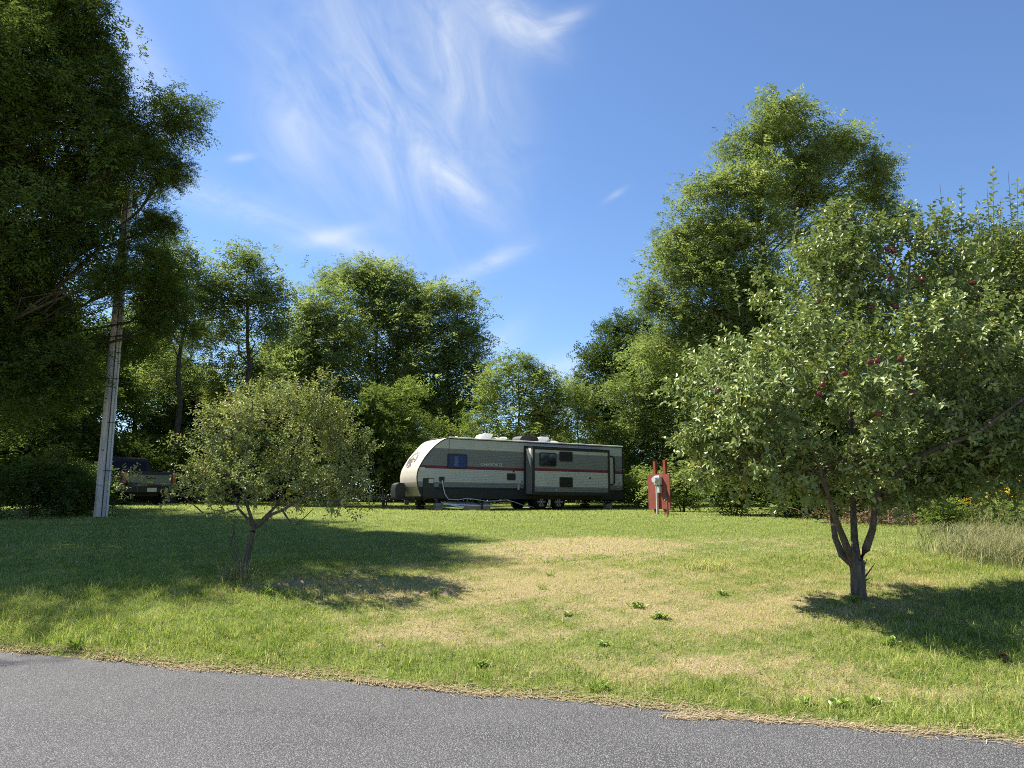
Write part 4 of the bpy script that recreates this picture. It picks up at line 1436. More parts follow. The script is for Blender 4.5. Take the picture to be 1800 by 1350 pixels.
MB().prism(rrect(0.93, 1.10, 0.80, 0.97, 0.02), -0.03, 0.01).build('fuel_cover', M_BLACK, trailer)
MB().prism(rrect(0.10, 0.34, 1.42, 1.60, 0.06), -0.02, 0.01).build('round_decal', M_LIGHT, trailer)
MB().lathe([(0.035, -0.03), (0.035, 0.0)], (7.62, -SD, 1.32), 'Y', 12).build('keyhole_cover', M_BLACK, trailer)
MB().lathe([(0.03, -0.03), (0.03, 0.0)], (5.92, -SD, 0.80), 'Y', 12).build('marker_light', M_WHITE, trailer)
MB().lathe([(0.03, -0.03), (0.03, 0.0)], (9.62, 0, 1.13), 'Y', 12).build('marker_light', M_BLACK, trailer)
MB().lathe([(0.03, -0.03), (0.03, 0.0)], (9.55, 0, 0.97), 'Y', 12).build('marker_light', M_WHITE, trailer)
MB().box((0.22, -0.02, 1.20), (0.06, 0.03, 0.05)).build('marker_light', M_CREAM, trailer)
hr = MB().tube([(8.80, -0.03, 2.31), (9.26, -0.05, 2.31), (9.34, -0.05, 2.25), (9.36, -0.05, 1.70), (9.34, -0.05, 1.15), (9.26, -0.05, 1.09), (8.80, -0.03, 1.09)], 0.032, 8)
hr.build('ladder_rail', M_BLACK, trailer, smooth=True)
MB().box((9.16, -0.012, 1.70), (0.30, 0.02, 1.16)).build('pale_panel', M_LIGHT, trailer)
MB().box((TL + 0.10, 0.2, 0.98), (0.10, 0.16, 0.12)).build('tail_lamp', M_BLACK, trailer)


def text_part(name, body_, size, mat, parent, loc, rot, ext=0.004):
    cu = bpy.data.curves.new(name, 'FONT')
    cu.body = body_
    cu.size = size
    cu.extrude = ext
    cu.align_x = 'CENTER'
    cu.align_y = 'CENTER'
    t_ = bpy.data.objects.new(name, cu)
    COL.objects.link(t_)
    dg = bpy.context.evaluated_depsgraph_get()
    me_ = bpy.data.meshes.new_from_object(t_.evaluated_get(dg))
    bpy.data.objects.remove(t_)
    me_.materials.clear()
    me_.materials.append(mat)
    o = link(name, me_, parent)
    o.location = loc
    o.rotation_euler = rot
    return o


tx = text_part('lettering', 'CHEROKEE', 0.20, M_LETTER, trailer, (3.22, -0.022, 1.77), (PI / 2, 0, 0))
tx.scale = (1.0, 0.85, 1.0)


def on_cap(y_, z_, lift=0.006):
    e_ = 2 * y_ / TW - 1
    bow = cap_bow(e_, z_)
    return Vector((nose_x(z_) + bow - lift, y_, z_))


def cap_patch(name, outline, mat, holes=None, lift=0.010):
    """flat print that follows the curved cap; outline = list of strips of (y,z) quads"""
    g_ = MB()
    for quad in outline:
        g_.add([on_cap(y_, z_, lift) for y_, z_ in quad], [tuple(range(len(quad)))])
    return g_.build(name, mat, cap, fix=False)


# round emblem: broken ring, animal head profile with open muzzle
EY, EZ = 0.98, 1.92
ring = []
for k in range(40):
    a0, a1 = 2 * PI * k / 40, 2 * PI * (k + 1) / 40
    if 200 < math.degrees(a0) < 226:
        continue
    for r0, r1 in ((0.225, 0.262), (0.295, 0.315)):
        ring.append([(EY + r0 * 1.25 * math.cos(a0), EZ + r0 * math.sin(a0)), (EY + r1 * 1.25 * math.cos(a0), EZ + r1 * math.sin(a0)),
                     (EY + r1 * 1.25 * math.cos(a1), EZ + r1 * math.sin(a1)), (EY + r0 * 1.25 * math.cos(a1), EZ + r0 * math.sin(a1))])
head = [[(0.20, -0.16), (0.10, 0.02), (-0.04, -0.02), (-0.10, -0.20)], [(0.10, 0.02), (0.06, 0.17), (0.0, 0.06), (-0.04, -0.02)], [(0.0, 0.06), (-0.18, 0.03), (-0.20, -0.01), (-0.04, -0.02)],
        [(-0.05, -0.06), (-0.16, -0.08), (-0.15, -0.11), (-0.07, -0.11)], [(0.20, -0.16), (0.23, -0.02), (0.15, 0.06), (0.10, 0.02)], [(-0.22, -0.30), (0.02, -0.24), (0.20, -0.20), (-0.02, -0.27)]]
for qd in head:
    ring.append([(EY + 1.15 * a_, EZ + b_) for a_, b_ in qd])
cap_patch('emblem', ring, M_EMB)
lt = []
for k in range(8):          # small faint name above the emblem
    y_ = EY + 0.42 - 0.12 * k
    lt += [[(y_, 2.33), (y_ - 0.07, 2.33), (y_ - 0.07, 2.345), (y_, 2.345)], [(y_, 2.39), (y_ - 0.07, 2.39), (y_ - 0.07, 2.405), (y_, 2.405)],
           [(y_, 2.33), (y_ - 0.018, 2.33), (y_ - 0.018, 2.405), (y_, 2.405)]]
cap_patch('cap_lettering', lt, plain('faded grey print', (0.42, 0.41, 0.39), 0.5))

# roof equipment
def vent_cover(x_, y_=1.25):
    g_ = MB()
    prof = [(0, 0.0), (0.02, 0.12), (0.12, 0.24), (0.28, 0.30), (0.52, 0.30), (0.62, 0.27), (0.50, 0.06), (0.50, 0.0)]
    g_.prism([(x_ + a_, TH + 0.045 + b_) for a_, b_ in prof], y_ - 0.26, y_ + 0.26)
    v_ = g_.build('vent_cover', M_VENT, trailer, smooth=True)
    gr_ = MB()
    gr_.box((x_ + 0.57, y_, TH + 0.20), (0.03, 0.44, 0.012), Matrix.Rotation(-0.5, 3, 'Y'))
    gr_.build('vent_grille', M_MID, v_)
    return v_


def dome(x_, y_=1.15, rx=0.34, h_=0.17):
    g_ = MB()
    g_.lathe([(rx, 0), (rx * 0.97, h_ * .35), (rx * 0.8, h_ * .72), (rx * 0.5, h_ * .93), (rx * 0.1, h_)], (x_, y_, TH + 0.035), n=22)
    return g_.build('skylight_dome', M_CREAM, trailer, smooth=True)


vent_cover(3.20)
dome(3.98)
MB().lathe([(0.05, 0), (0.05, 0.12), (0.17, 0.13), (0.17, 0.18), (0.12, 0.21), (0.02, 0.22)], (4.40, 1.15, TH + 0.03), n=16).build('plumbing_vent', M_VENT, trailer, smooth=True)
MB().lathe([(0.05, 0), (0.05, 0.13), (0.02, 0.14)], (2.2, 1.15, TH + 0.03), n=10).build('antenna_base', M_VENT, trailer, smooth=True)
ac = MB()
ac.prism([(5.00, TH + .03), (5.03, TH + .20), (5.14, TH + .31), (5.30, TH + .345), (5.75, TH + .335), (5.92, TH + .26), (5.95, TH + .03)], 0.80, 1.50)
aco = ac.build('air_conditioner', M_BLACK, trailer, smooth=True)
for k in range(5):
    MB().box((5.50 + 0.09 * k, 0.795, TH + 0.19), (0.05, 0.012, 0.14)).build('louvre_slot', M_CHASSIS, aco)
vent_cover(5.98)
dome(6.78, rx=0.42, h_=0.16)

# wheels
def wheel(name, c_, R_, w_, parent, rimmat, sgn=-1, rr=0.60):
    o = MB()
    o.lathe([(R_ * rr, -w_ / 2), (R_ * 0.88, -w_ / 2), (R_ * 0.97, -w_ * 0.40), (R_, -w_ * 0.25), (R_, w_ * 0.25), (R_ * 0.97, w_ * 0.40), (R_ * 0.88, w_ / 2), (R_ * rr, w_ / 2)], (0, 0, 0), 'Y', 28)
    wo_ = o.build(name, M_TYRE, parent, smooth=True)
    wo_.location = c_
    k = MB()
    k.lathe([(R_ * rr * 1.01, sgn * w_ * 0.50), (R_ * rr * 0.9, sgn * w_ * 0.42), (R_ * rr * 0.55, sgn * w_ * 0.34), (R_ * 0.22, sgn * w_ * 0.48), (R_ * 0.14, sgn * w_ * 0.60), (0.005, sgn * w_ * 0.60)], (0, 0, 0), 'Y', 24)
    k.build('rim', rimmat, wo_, smooth=True)
    sp = MB()
    for j in range(6):
        a_ = 2 * PI * j / 6
        sp.box((R_ * 0.40 * math.cos(a_), sgn * w_ * 0.47, R_ * 0.40 * math.sin(a_)), (R_ * 0.40, 0.02, 0.055), Matrix.Rotation(-a_, 3, 'Y'))
    sp.build('spoke', rimmat, wo_)
    return wo_


for xx in (5.60, 6.46):
    wheel('wheel', (xx, 0.16, 0.325), 0.335, 0.22, trailer, M_RIM)
    wheel('wheel', (xx, TW - 0.16, 0.325), 0.335, 0.22, trailer, M_RIM, 1)
    MB().tube([(xx, 0.2, 0.325), (xx, TW - 0.2, 0.325)], 0.045, 8).build('axle', M_CHASSIS, trailer)
MB().box((6.03, 0.12, 0.33), (0.10, 0.05, 0.30)).build('wheel_chock', M_CHROME, trailer)
# drawbar, gas bottle cover, tongue jack
db = MB()
db.tube([(0.7, 0.45, 0.42), (-1.15, TW / 2 - 0.03, 0.42)], 0.055, 6)
db.tube([(0.7, TW - 0.45, 0.42), (-1.15, TW / 2 + 0.03, 0.42)], 0.055, 6)
db.box((-1.25, TW / 2, 0.44), (0.30, 0.10, 0.11))
db.build('drawbar', M_CHASSIS, trailer)
gc = MB()
gc.prism([(-0.50, 0.46), (-0.52, 0.78), (-0.47, 0.95), (-0.35, 1.02), (-0.16, 1.00), (-0.10, 0.90), (-0.10, 0.46)], TW / 2 - 0.24, TW / 2 + 0.24)
gc.build('gas_bottle_cover', M_BLACK, trailer, smooth=True)
MB().tube([(-0.92, TW / 2, 0.03), (-0.92, TW / 2, 0.80)], 0.032, 8).lathe([(0.09, 0.0), (0.09, 0.02), (0.03, 0.03)], (-0.92, TW / 2, 0.0)).build('tongue_jack', M_CHASSIS, trailer)
MB().tube([(-0.66, TW / 2 - 0.2, 0.03), (-0.66, TW / 2 - 0.2, 0.42)], 0.012, 6).build('tongue_prop', M_CHASSIS, trailer)
# four stabiliser jacks
for xx, yy_ in ((1.00, 0.22), (1.00, TW - 0.22), (9.15, 0.22), (9.15, TW - 0.22)):
    j_ = MB()
    j_.tube([(xx, yy_, 0.42), (xx, yy_, 0.29)], 0.055, 8)
    j_.tube([(xx + 0.38, yy_, 0.42), (xx, yy_, 0.28)], 0.028, 6)
    j_.box((xx, yy_, 0.275), (0.24, 0.20, 0.03))
    j_.build('stabiliser_jack', M_CHASSIS, trailer)
TM = Matrix.Translation(trailer.location) @ trailer.rotation_euler.to_matrix().to_4x4()


def tpos(x_, y_, z_=0.0):
    p = TM @ Vector((x_, y_, z_))
    return p


# the blocks that the jacks stand on
for (xx, yy_, lab, mt, w_) in ((1.00, 0.22, 'pale concrete block under the near front jack of the trailer', M_CONC, 0.30), (1.00, TW - 0.22, 'dark timber stack under the far front jack of the trailer', M_DWOOD, 0.34),
                               (9.15, 0.22, 'pale concrete block under the near rear jack of the trailer', M_CONC, 0.32), (9.15, TW - 0.22, 'dark timber stack under the far rear jack of the trailer', M_DWOOD, 0.36)):
    p = tpos(xx, yy_, 0)
    zt = tpos(xx, yy_, 0.26).z
    zb = gz(p.x, p.y) - 0.03
    e_ = empty('support_block' if mt is M_CONC else 'timber_stack', (p.x, p.y, zb), A_TR, lab, 'block', 'supports under the trailer jacks')
    n_ = 2 if mt is M_CONC else 3
    hh = (zt - zb) / n_
    for k in range(n_):
        s_ = 1.0 - 0.12 * k if mt is M_CONC else 1.0
        MB().box((0, 0, hh * (k + .5)), (w_ * s_ if (k % 2 == 0 or mt is M_CONC) else w_ * 0.7, 0.30, hh - 0.006), Matrix.Rotation(0.06 * (k - 1), 3, 'Z'), bev=0.012).build('block', mt, e_)

# white panels and a plank strapped together on the grass below the trailer
p = tpos(2.15, 0.32, 0)
pe = empty('panel_bundle', (p.x, p.y, gz(p.x, p.y)), A_TR, 'white panels strapped to a wooden plank lying below the trailer', 'panels')
g = MB()
for k in range(13):
    x_ = -1.05 + 2.2 * k / 12
    z_ = 0.15 + 0.10 * (1 - k / 12) ** 2 + 0.03 * math.sin(k)*0
    g.v += [(x_, -0.42, z_), (x_, 0.42, z_ + 0.16), (x_, -0.42, z_ + 0.03), (x_, 0.42, z_ + 0.19)]
for k in range(12):
    a_ = k * 4
    for f_ in ((0, 1, 5, 4), (2, 6, 7, 3), (0, 4, 6, 2), (1, 3, 7, 5)):
        g.f.append(tuple(a_ + i_ for i_ in f_))
        g.m.append(0)
g.f += [(0, 2, 3, 1), (48, 49, 51, 50)]
g.m += [0, 0]
g.build('panel', M_PANEL, pe)
MB().prism([(-1.1, 0.26), (-0.4, 0.10), (0.2, 0.06), (0.2, 0.15), (-0.4, 0.17), (-1.05, 0.29)], -0.50, -0.40).build('panel_lip', M_PANEL, pe)
MB().box((0.35, -0.46, 0.09), (1.15, 0.10, 0.15)).build('plank', M_WOOD, pe)
MB().box((0.55, -0.02, 0.30), (0.07, 0.95, 0.012), Matrix.Rotation(0.17, 3, 'X')).box((0.55, -0.525, 0.15), (0.07, 0.012, 0.22), Matrix.Rotation(0.2, 3, 'Y')).build('strap', M_DWOOD, pe)
MB().box((0.0, 0.0, 0.03), (1.9, 0.7, 0.06)).build('bottom_board', M_DWOOD, pe)

# power cord hanging from the inlet and sagging along the underside
cpts = [(1.04, -0.05, 1.12), (1.06, -0.09, 0.90), (1.14, -0.10, 0.60), (1.30, -0.08, 0.40), (1.7, -0.06, 0.38), (2.1, -0.05, 0.43), (2.5, -0.05, 0.40), (3.0, 0.0, 0.33), (3.5, 0.0, 0.35), (3.9, -0.02, 0.39), (4.3, -0.02, 0.30), (4.7, 0.0, 0.18), (5.1, 0.05, 0.13), (5.5, 0.3, 0.05)]
cd = MB().tube([tpos(*p) for p in cpts], 0.018, 6)
tag(cd.build('power_cord', M_CORD, smooth=True), 'pale cord hanging from the trailer side and sagging below it', 'cord')

# ------------------------------------------------------------------ meter board
M_REDP = plain('weathered red paint', (0.21, 0.055, 0.038), 0.8, 0.0, 0.25, 0.30, 5.0, 0.3)
M_REDD = plain('red stained post', (0.22, 0.052, 0.028), 0.85, 0.0, 0.2, 0.3, 6.0, 0.4)
M_GALV = plain('grey enamelled steel', (0.52, 0.53, 0.53), 0.45, 0.2, 0.5, 0.10, 6.0)
M_PVC = plain('grey plastic conduit', (0.50, 0.51, 0.50), 0.5, 0.0, 0.4, 0.08)
M_RUST = plain('rusty pipe', (0.17, 0.12, 0.075), 0.8, 0.0, 0.3, 0.35, 12.0, 0.3)
pm = on_ground(1160, 904)
km = px_m(pm[1])
AB = math.radians(-57)
meter = empty('meter_board', (pm[0], pm[1], pm[2]), AB, 'red painted board with grey electric meter standing on two posts', 'meter board')
BW, BH, BZ = 0.93, 60 * km, 9 * km
MB().box((0, 0, BZ + BH / 2), (BW, 0.03, BH)).build('board', M_REDP, meter)
MB().box((-0.21, 0.062, BZ + BH / 2 + 0.08), (0.10, 0.09, BH + 2 * BZ + 0.30)).build('post', M_REDD, meter)
MB().box((0.22, 0.062, BZ + BH / 2 + 0.10), (0.10, 0.09, BH + 2 * BZ + 0.34)).build('post', M_REDD, meter)
mx_, mz_ = 0.03, BZ + BH - 0.04
mbx = MB().box((mx_, -0.075, mz_ - 0.15), (0.25, 0.12, 0.27), bev=0.015).build('meter_box', M_GALV, meter)
MB().lathe([(0.085, -0.11), (0.08, -0.05), (0.092, -0.03), (0.092, 0.0)], (mx_ - 0.01, -0.135, mz_ - 0.13), 'Y', 20).build('meter_dial', M_GALV, mbx, smooth=True)
MB().lathe([(0.105, -0.03), (0.105, 0.0), (0.09, 0.0)], (mx_ - 0.01, -0.133, mz_ - 0.13), 'Y', 20).build('meter_ring', M_CHROME, mbx, smooth=True)
MB().box((mx_ + 0.05, -0.065, mz_ - 0.43), (0.11, 0.10, 0.20), bev=0.012).build('breaker_box', M_GALV, meter)
MB().tube([(mx_ + 0.05, -0.06, mz_ - 0.27), (mx_ + 0.05, -0.06, mz_ - 0.36)], 0.025, 8).build('conduit_nipple', M_PVC, meter)
MB().tube([(mx_ - 0.07, -0.06, mz_ - 0.27), (mx_ - 0.07, -0.06, -0.05)], 0.032, 10).build('conduit', M_PVC, meter, smooth=True)
ph_ = on_ground(1174, 909)
hyd = empty('yard_hydrant', ph_, 0, 'thin upright water pipe with a tap in front of the red board', 'water tap')
MB().tube([(0, 0, -0.05), (0, 0, 0.52)], 0.022, 8).build('pipe', M_RUST, hyd, smooth=True)
MB().tube([(0, 0, 0.50), (-0.01, 0, 0.60), (-0.03, 0, 0.70), (-0.05, -0.02, 0.76)], [0.028, 0.024, 0.014, 0.012], 8).build('handle', M_BLACK, hyd)
MB().tube([(0, 0, 0.49), (-0.06, -0.02, 0.47), (-0.09, -0.03, 0.43)], [0.018, 0.018, 0.015], 8).build('spout', M_BLACK, hyd)

# ------------------------------------------------------------------ utility pole
m_pole, N = new_mat('weathered pole wood')
co = N.n('ShaderNodeTexCoord').outputs['Object']
mp = N.n('ShaderNodeMapping')
mp.inputs['Scale'].default_value = (1, 1, 0.05)
N.link(co, mp.inputs['Vector'])
f = N.noise(mp.outputs[0], 26.0, 6.0, 0.7, 0.6)
g2 = N.noise(co, 3.0, 4.0, 0.6)
c = N.ramp(f, [(0.30, (0.24, 0.22, 0.20)), (0.5, (0.52, 0.49, 0.45)), (0.75, (0.68, 0.65, 0.60))])
c = N.mix(N.map(g2, 0.4, 0.75, 0.0, 0.4), c, (0.42, 0.40, 0.37))
finish(N, principled(N, c, 0.9, 0, 0.2, bump(N, f, 0.6, 0.02)))
pp = on_ground(176, 908)
PY = float(pp[1])
pole = empty('utility_pole', pp, 0, 'grey wooden utility pole rising into the dark tree at the left', 'utility pole')
ptop = at(226, 330, PY) - pp
axis_ = Vector(ptop)
MB().tube([Vector((0, 0, -0.2)), axis_ * 0.0, axis_ * 0.33, axis_ * 0.66, axis_], [0.165, 0.160, 0.148, 0.135, 0.122], 18).build('shaft', m_pole, pole, smooth=True)
MB().tube([Vector((0.19, -0.03, -0.1)), Vector((0.19, -0.03, 0)), axis_ * 0.33 + Vector((0.168, -0.03, 0)), axis_ * 0.62 + Vector((0.155, -0.03, 0))], 0.027, 8).build('conduit', M_PVC, pole, smooth=True)
MB().tube([Vector((0.105, -0.135, 0)), axis_ * 0.33 + Vector((0.10, -0.125, 0)), axis_ * 0.97 + Vector((0.07, -0.11, 0))], 0.011, 6).build('ground_wire', M_BLACK, pole, smooth=True)
for t_ in (0.13, 0.27, 0.40, 0.53, 0.66):
    st_ = MB()
    c_ = axis_ * t_
    st_.tube([c_ + Vector((0.06, -0.15, 0)), c_ + Vector((0.14, -0.12, 0.01)), c_ + Vector((0.215, -0.05, 0.01))], 0.007, 5)
    st_.build('conduit_strap', M_CHASSIS, pole)
for t_, a_ in ((0.19, 0.3), (0.34, -0.4), (0.47, -0.1), (0.60, 0.2)):
    c_ = axis_ * t_
    MB().lathe([(0.018, -0.02), (0.018, 0.0)], c_ + Vector((0.05 * a_, -0.148, 0)), 'Y', 8).build('bolt', M_CHASSIS, pole)
for t_ in (0.955, 0.62):
    c_ = axis_ * t_
    MB().lathe([(0.140, -0.02), (0.140, 0.02)], c_, 'Z', 18).build('band', M_CHASSIS, pole)

# ------------------------------------------------------------------ pickup truck
M_PAINT = plain('black truck paint', (0.008, 0.008, 0.009), 0.3, 0.0, 0.3, 0.2)
M_TGATE = plain('silver trim with green reflection', (0.10, 0.115, 0.10), 0.3, 0.4, 0.5, 0.06)  # light band on the tailgate, greenish reflection put into its colour
M_TRUCKGLASS = plain('black privacy glass', (0.006, 0.006, 0.007), 0.15, 0.0, 0.2, 0.2)
M_TLAMP = plain('tail lamp red', (0.22, 0.05, 0.04), 0.2, 0.0, 0.6, 0.1)
YT = 27.5
pt_ = at(262, 880, YT)
QT = math.radians(48)
truck = empty('pickup_truck', (pt_[0], YT, gz(pt_[0], YT)), QT, 'dark pickup truck with silver tailgate parked in the shade behind the pole', 'pickup truck')
# local frame: +y runs towards the front, rear bumper near y = 0, x to the right
TWD = 1.96
hw = TWD / 2


def side_prism(g_, poly, x0, x1):
    """outline in y,z swept along x"""
    n_ = len(poly)
    g_.add([(x0, y_, z_) for y_, z_ in poly] + [(x1, y_, z_) for y_, z_ in poly],
           [tuple(range(n_)), tuple(range(2 * n_ - 1, n_ - 1, -1))] + [(i, (i + 1) % n_, (i + 1) % n_ + n_, i + n_) for i in range(n_)])


def arch(yc, R_, z0):
    return [(yc + R_ * math.cos(t_), z0 + R_ * math.sin(t_)) for t_ in np.linspace(PI, 0, 9)]


def rev_arch(yc, R_, z0):
    return arch(yc, R_, z0)[::1]


low = [(0.12, 0.52)] + arch(1.25, 0.46, 0.50) + arch(4.75, 0.46, 0.50) + [(5.70, 0.50), (5.78, 0.75), (5.72, 1.05), (5.5, 1.12), (4.05, 1.22), (0.10, 1.24)]
for nm, x0, x1 in (('side_panel', -hw, -hw + 0.16), ('side_panel', hw - 0.16, hw)):
    g = MB()
    side_prism(g, low, x0, x1)
    g.build(nm, M_PAINT, truck)
g = MB()
side_prism(g, [(4.05, 0.55), (5.70, 0.55), (5.72, 1.05), (5.5, 1.14), (4.05, 1.23)], -hw + 0.16, hw - 0.16)
g.build('bonnet', M_PAINT, truck)
MB().box((0, 1.15, 0.66), (TWD - 0.32, 2.0, 0.06)).box((0, 2.12, 0.95), (TWD - 0.32, 0.06, 0.55)).build('bed', M_CHASSIS, truck)
MB().box((0, 3.1, 0.62), (TWD - 0.32, 1.95, 0.2)).build('cab_floor', M_CHASSIS, truck)
g = MB()
rf_y = [(2.14, 1.22), (2.30, 1.80), (2.55, 1.88), (3.55, 1.88), (3.75, 1.80), (4.35, 1.22)]
n_ = len(rf_y)
vs_ = []
for sx in (-1, 1):
    for y_, z_ in rf_y:
        vs_.append((sx * (hw - 0.02 - 0.20 * max(0, (z_ - 1.22)) / 0.66), y_, z_))
g.add(vs_, [tuple(range(n_)), tuple(range(2 * n_ - 1, n_ - 1, -1))] + [(i, (i + 1) % n_, (i + 1) % n_ + n_, i + n_) for i in range(n_)])
cab = g.build('cab', M_PAINT, truck)
MB().box((0, 2.205, 1.50), (1.36, 0.02, 0.40), Matrix.Rotation(-0.27, 3, 'X')).build('rear_window', M_TRUCKGLASS, cab)
for sx in (-1, 1):
    MB().box((sx * (hw - 0.095), 2.85, 1.52), (0.02, 0.72, 0.36), Matrix.Rotation(-sx * 0.30, 3, 'Y')).build('side_window', M_TRUCKGLASS, cab)
    MB().box((sx * (hw - 0.095), 3.62, 1.50), (0.02, 0.60, 0.34), Matrix.Rotation(-sx * 0.30, 3, 'Y')).build('side_window', M_TRUCKGLASS, cab)
    MB().box((sx * (hw + 0.12), 3.95, 1.32), (0.20, 0.10, 0.22), bev=0.03).build('wing_mirror', M_PAINT, truck)
    MB().box((sx * (hw + 0.012), 3.0, 1.08), (0.03, 0.16, 0.03)).build('door_handle', M_CHROME, truck)
tg = MB().box((0, 0.06, 0.93), (TWD - 0.34, 0.08, 0.62), bev=0.02).build('tailgate', M_PAINT, truck)
MB().box((0, 0.010, 0.97), (TWD - 0.44, 0.03, 0.30), bev=0.01).build('tailgate_trim', M_TGATE, tg)
MB().box((0.0, -0.010, 1.02), (0.34, 0.03, 0.09), bev=0.01).build('tailgate_handle', M_BLACK, tg)
for sx in (-1, 1):
    MB().box((sx * (hw - 0.085), 0.085, 1.00), (0.15, 0.10, 0.40), bev=0.02).build('tail_lamp', M_TLAMP, truck)
MB().box((0, -0.06, 0.56), (TWD - 0.06, 0.20, 0.20), bev=0.03).build('rear_bumper', M_CHASSIS, truck)
MB().box((0, -0.165, 0.57), (0.34, 0.02, 0.14)).build('number_plate', M_LIGHT, truck)
MB().box((0, 2.6, 0.42), (0.9, 4.6, 0.16)).build('frame', M_CHASSIS, truck)
for yy_ in (1.25, 4.75):
    for sx in (-1, 1):
        w_ = wheel('wheel', (sx * (hw - 0.13), yy_, 0.385), 0.40, 0.27, truck, M_RIM, 1 if sx > 0 else -1)
        w_.rotation_euler = (0, 0, -PI / 2)
    MB().tube([(-hw + 0.2, yy_, 0.385), (hw - 0.2, yy_, 0.385)], 0.05, 8).build('axle', M_CHASSIS, truck)

# ------------------------------------------------------------------ weeds, goldenrod, tall grass, brush
def rosette(name, label, px, py, n_, l_, w_, mat, seed, group=None, up=0.5, cat='weed', z_up=0.0):
    r = np.random.default_rng(seed)
    p = on_ground(px, py)
    l_, w_ = l_ * 0.72, w_ * 0.72
    a_ = r.uniform(0, 2 * PI, n_)
    el = np.abs(r.normal(up, 0.3, n_))
    d = unit(np.stack([np.cos(a_), np.sin(a_), el], -1))
    b_ = np.stack([r.normal(0, l_ * 0.5, n_), r.normal(0, l_ * 0.35, n_), np.abs(r.normal(0.0, l_ * 0.35, n_)) + z_up], -1)
    V = oval_leaves(b_, d, np.array([0, 0, 1.0]) + r.normal(0, 0.3, (n_, 3)), l_ * r.uniform(.6, 1.2, n_), w_ * r.uniform(.7, 1.2, n_), 0.5)
    o = link(name, quads_mesh(name, V, mat, np.repeat(r.random(n_), 2)))
    o.location = p
    return tag(o, label, cat, group)


gw = 'broad leaved weeds in the lawn'
rosette('weed', 'bright green weed clump, upper left of the two on dry turf', 1120, 1068, 80, 0.09, 0.035, WEED, 1, gw)
rosette('weed', 'bright green weed clump, lower right of the two on dry turf', 1160, 1088, 90, 0.09, 0.035, WEED, 2, gw)
rosette('weed', 'small yellow green weed on the straw patch centre', 968, 1014, 30, 0.08, 0.02, WEED, 3, gw, 0.9)
rosette('weed', 'tiny weed below the small fruit tree shadow, on dry turf', 952, 1036, 26, 0.08, 0.02, WEED, 4, gw, 0.7)
rosette('weed', 'pale leafy weed alone on dry turf left of the weed pair', 997, 1082, 26, 0.08, 0.03, WEED, 5, gw)
rosette('weed', 'broad leaved weed by the asphalt right of centre, left of three', 1412, 1240, 22, 0.085, 0.036, WEED, 6, gw)
rosette('weed', 'broad leaved weed by the asphalt right of centre, middle of three', 1475, 1243, 30, 0.10, 0.042, WEED, 7, gw)
rosette('weed', 'broad leaved weed by the asphalt right of centre, right of three', 1535, 1238, 30, 0.095, 0.04, WEED, 8, gw)
rosette('weed', 'tall leafy weed clump at the road edge below the dry patch', 1050, 1215, 40, 0.12, 0.025, WEED, 9, gw, 0.9)
rosette('weed', 'dense leafy weed patch at the road edge, centre', 850, 1172, 60, 0.08, 0.03, WEED, 10, gw, 0.5)
rosette('weed', 'leafy weed in front of the small fruit tree foot', 470, 1045, 70, 0.11, 0.035, WEED, 11, gw, 0.9)
rosette('weed', 'dark green weed on the little mole hill', 765, 1046, 34, 0.10, 0.03, WEED, 12, gw, 1.0)
rosette('weed', 'sunlit leafy weed in front of the apple tree shadow', 1560, 1135, 60, 0.10, 0.03, WEED, 13, gw, 0.9)
rosette('weed', 'leafy weed at the left road edge', 130, 1140, 40, 0.14, 0.03, WEED, 14, gw, 1.0)
rosette('weed', 'leafy green weed left of the apple tree on straw turf', 1268, 1046, 40, 0.08, 0.025, WEED, 15, gw, 0.8)
rosette('weed', 'large soft green weed patch right of centre near the road', 1060, 1135, 60, 0.07, 0.028, WEED, 16, gw, 0.4)
rosette('weed', 'weeds round the foot of the apple trunk', 1500, 1058, 70, 0.09, 0.03, WEED, 17, gw, 1.0)

M_SOIL = plain('grey brown soil', (0.27, 0.21, 0.14), 0.95, 0, 0.1, 0.4, 14.0, 0.8)


def mound(label, px, py, rx, h_, seed):
    p = on_ground(px, py)
    r = np.random.default_rng(seed)
    g_ = MB()
    n1_, n2_ = 18, 7
    for i in range(n2_):
        t_ = i / (n2_ - 1)
        for k in range(n1_):
            a_ = 2 * PI * k / n1_
            q_ = rx * t_ * (1 + 0.25 * math.sin(3 * a_ + seed) + r.normal(0, 0.08))
            g_.v.append((q_ * math.cos(a_), 0.6 * q_ * math.sin(a_), h_ * (1 - t_ ** 1.5) * (1 + r.normal(0, 0.2)) - 0.03 * t_))
    for i in range(n2_ - 1):
        for k in range(n1_):
            j = (k + 1) % n1_
            g_.f.append((i * n1_ + k, i * n1_ + j, (i + 1) * n1_ + j, (i + 1) * n1_ + k))
            g_.m.append(0)
    o = g_.build('soil_mound', M_SOIL, smooth=True)
    o.location = p
    return tag(o, label, 'soil mound', 'bare soil mounds in the lawn')


mound('small mole hill of grey soil at the edge of the shade', 788, 1046, 0.18, 0.07, 1)
mound('low bare soil heap right of the small fruit tree foot', 520, 1025, 0.40, 0.045, 2)
mound('tiny soil clod on the lower lawn left of centre', 672, 1137, 0.07, 0.03, 3)


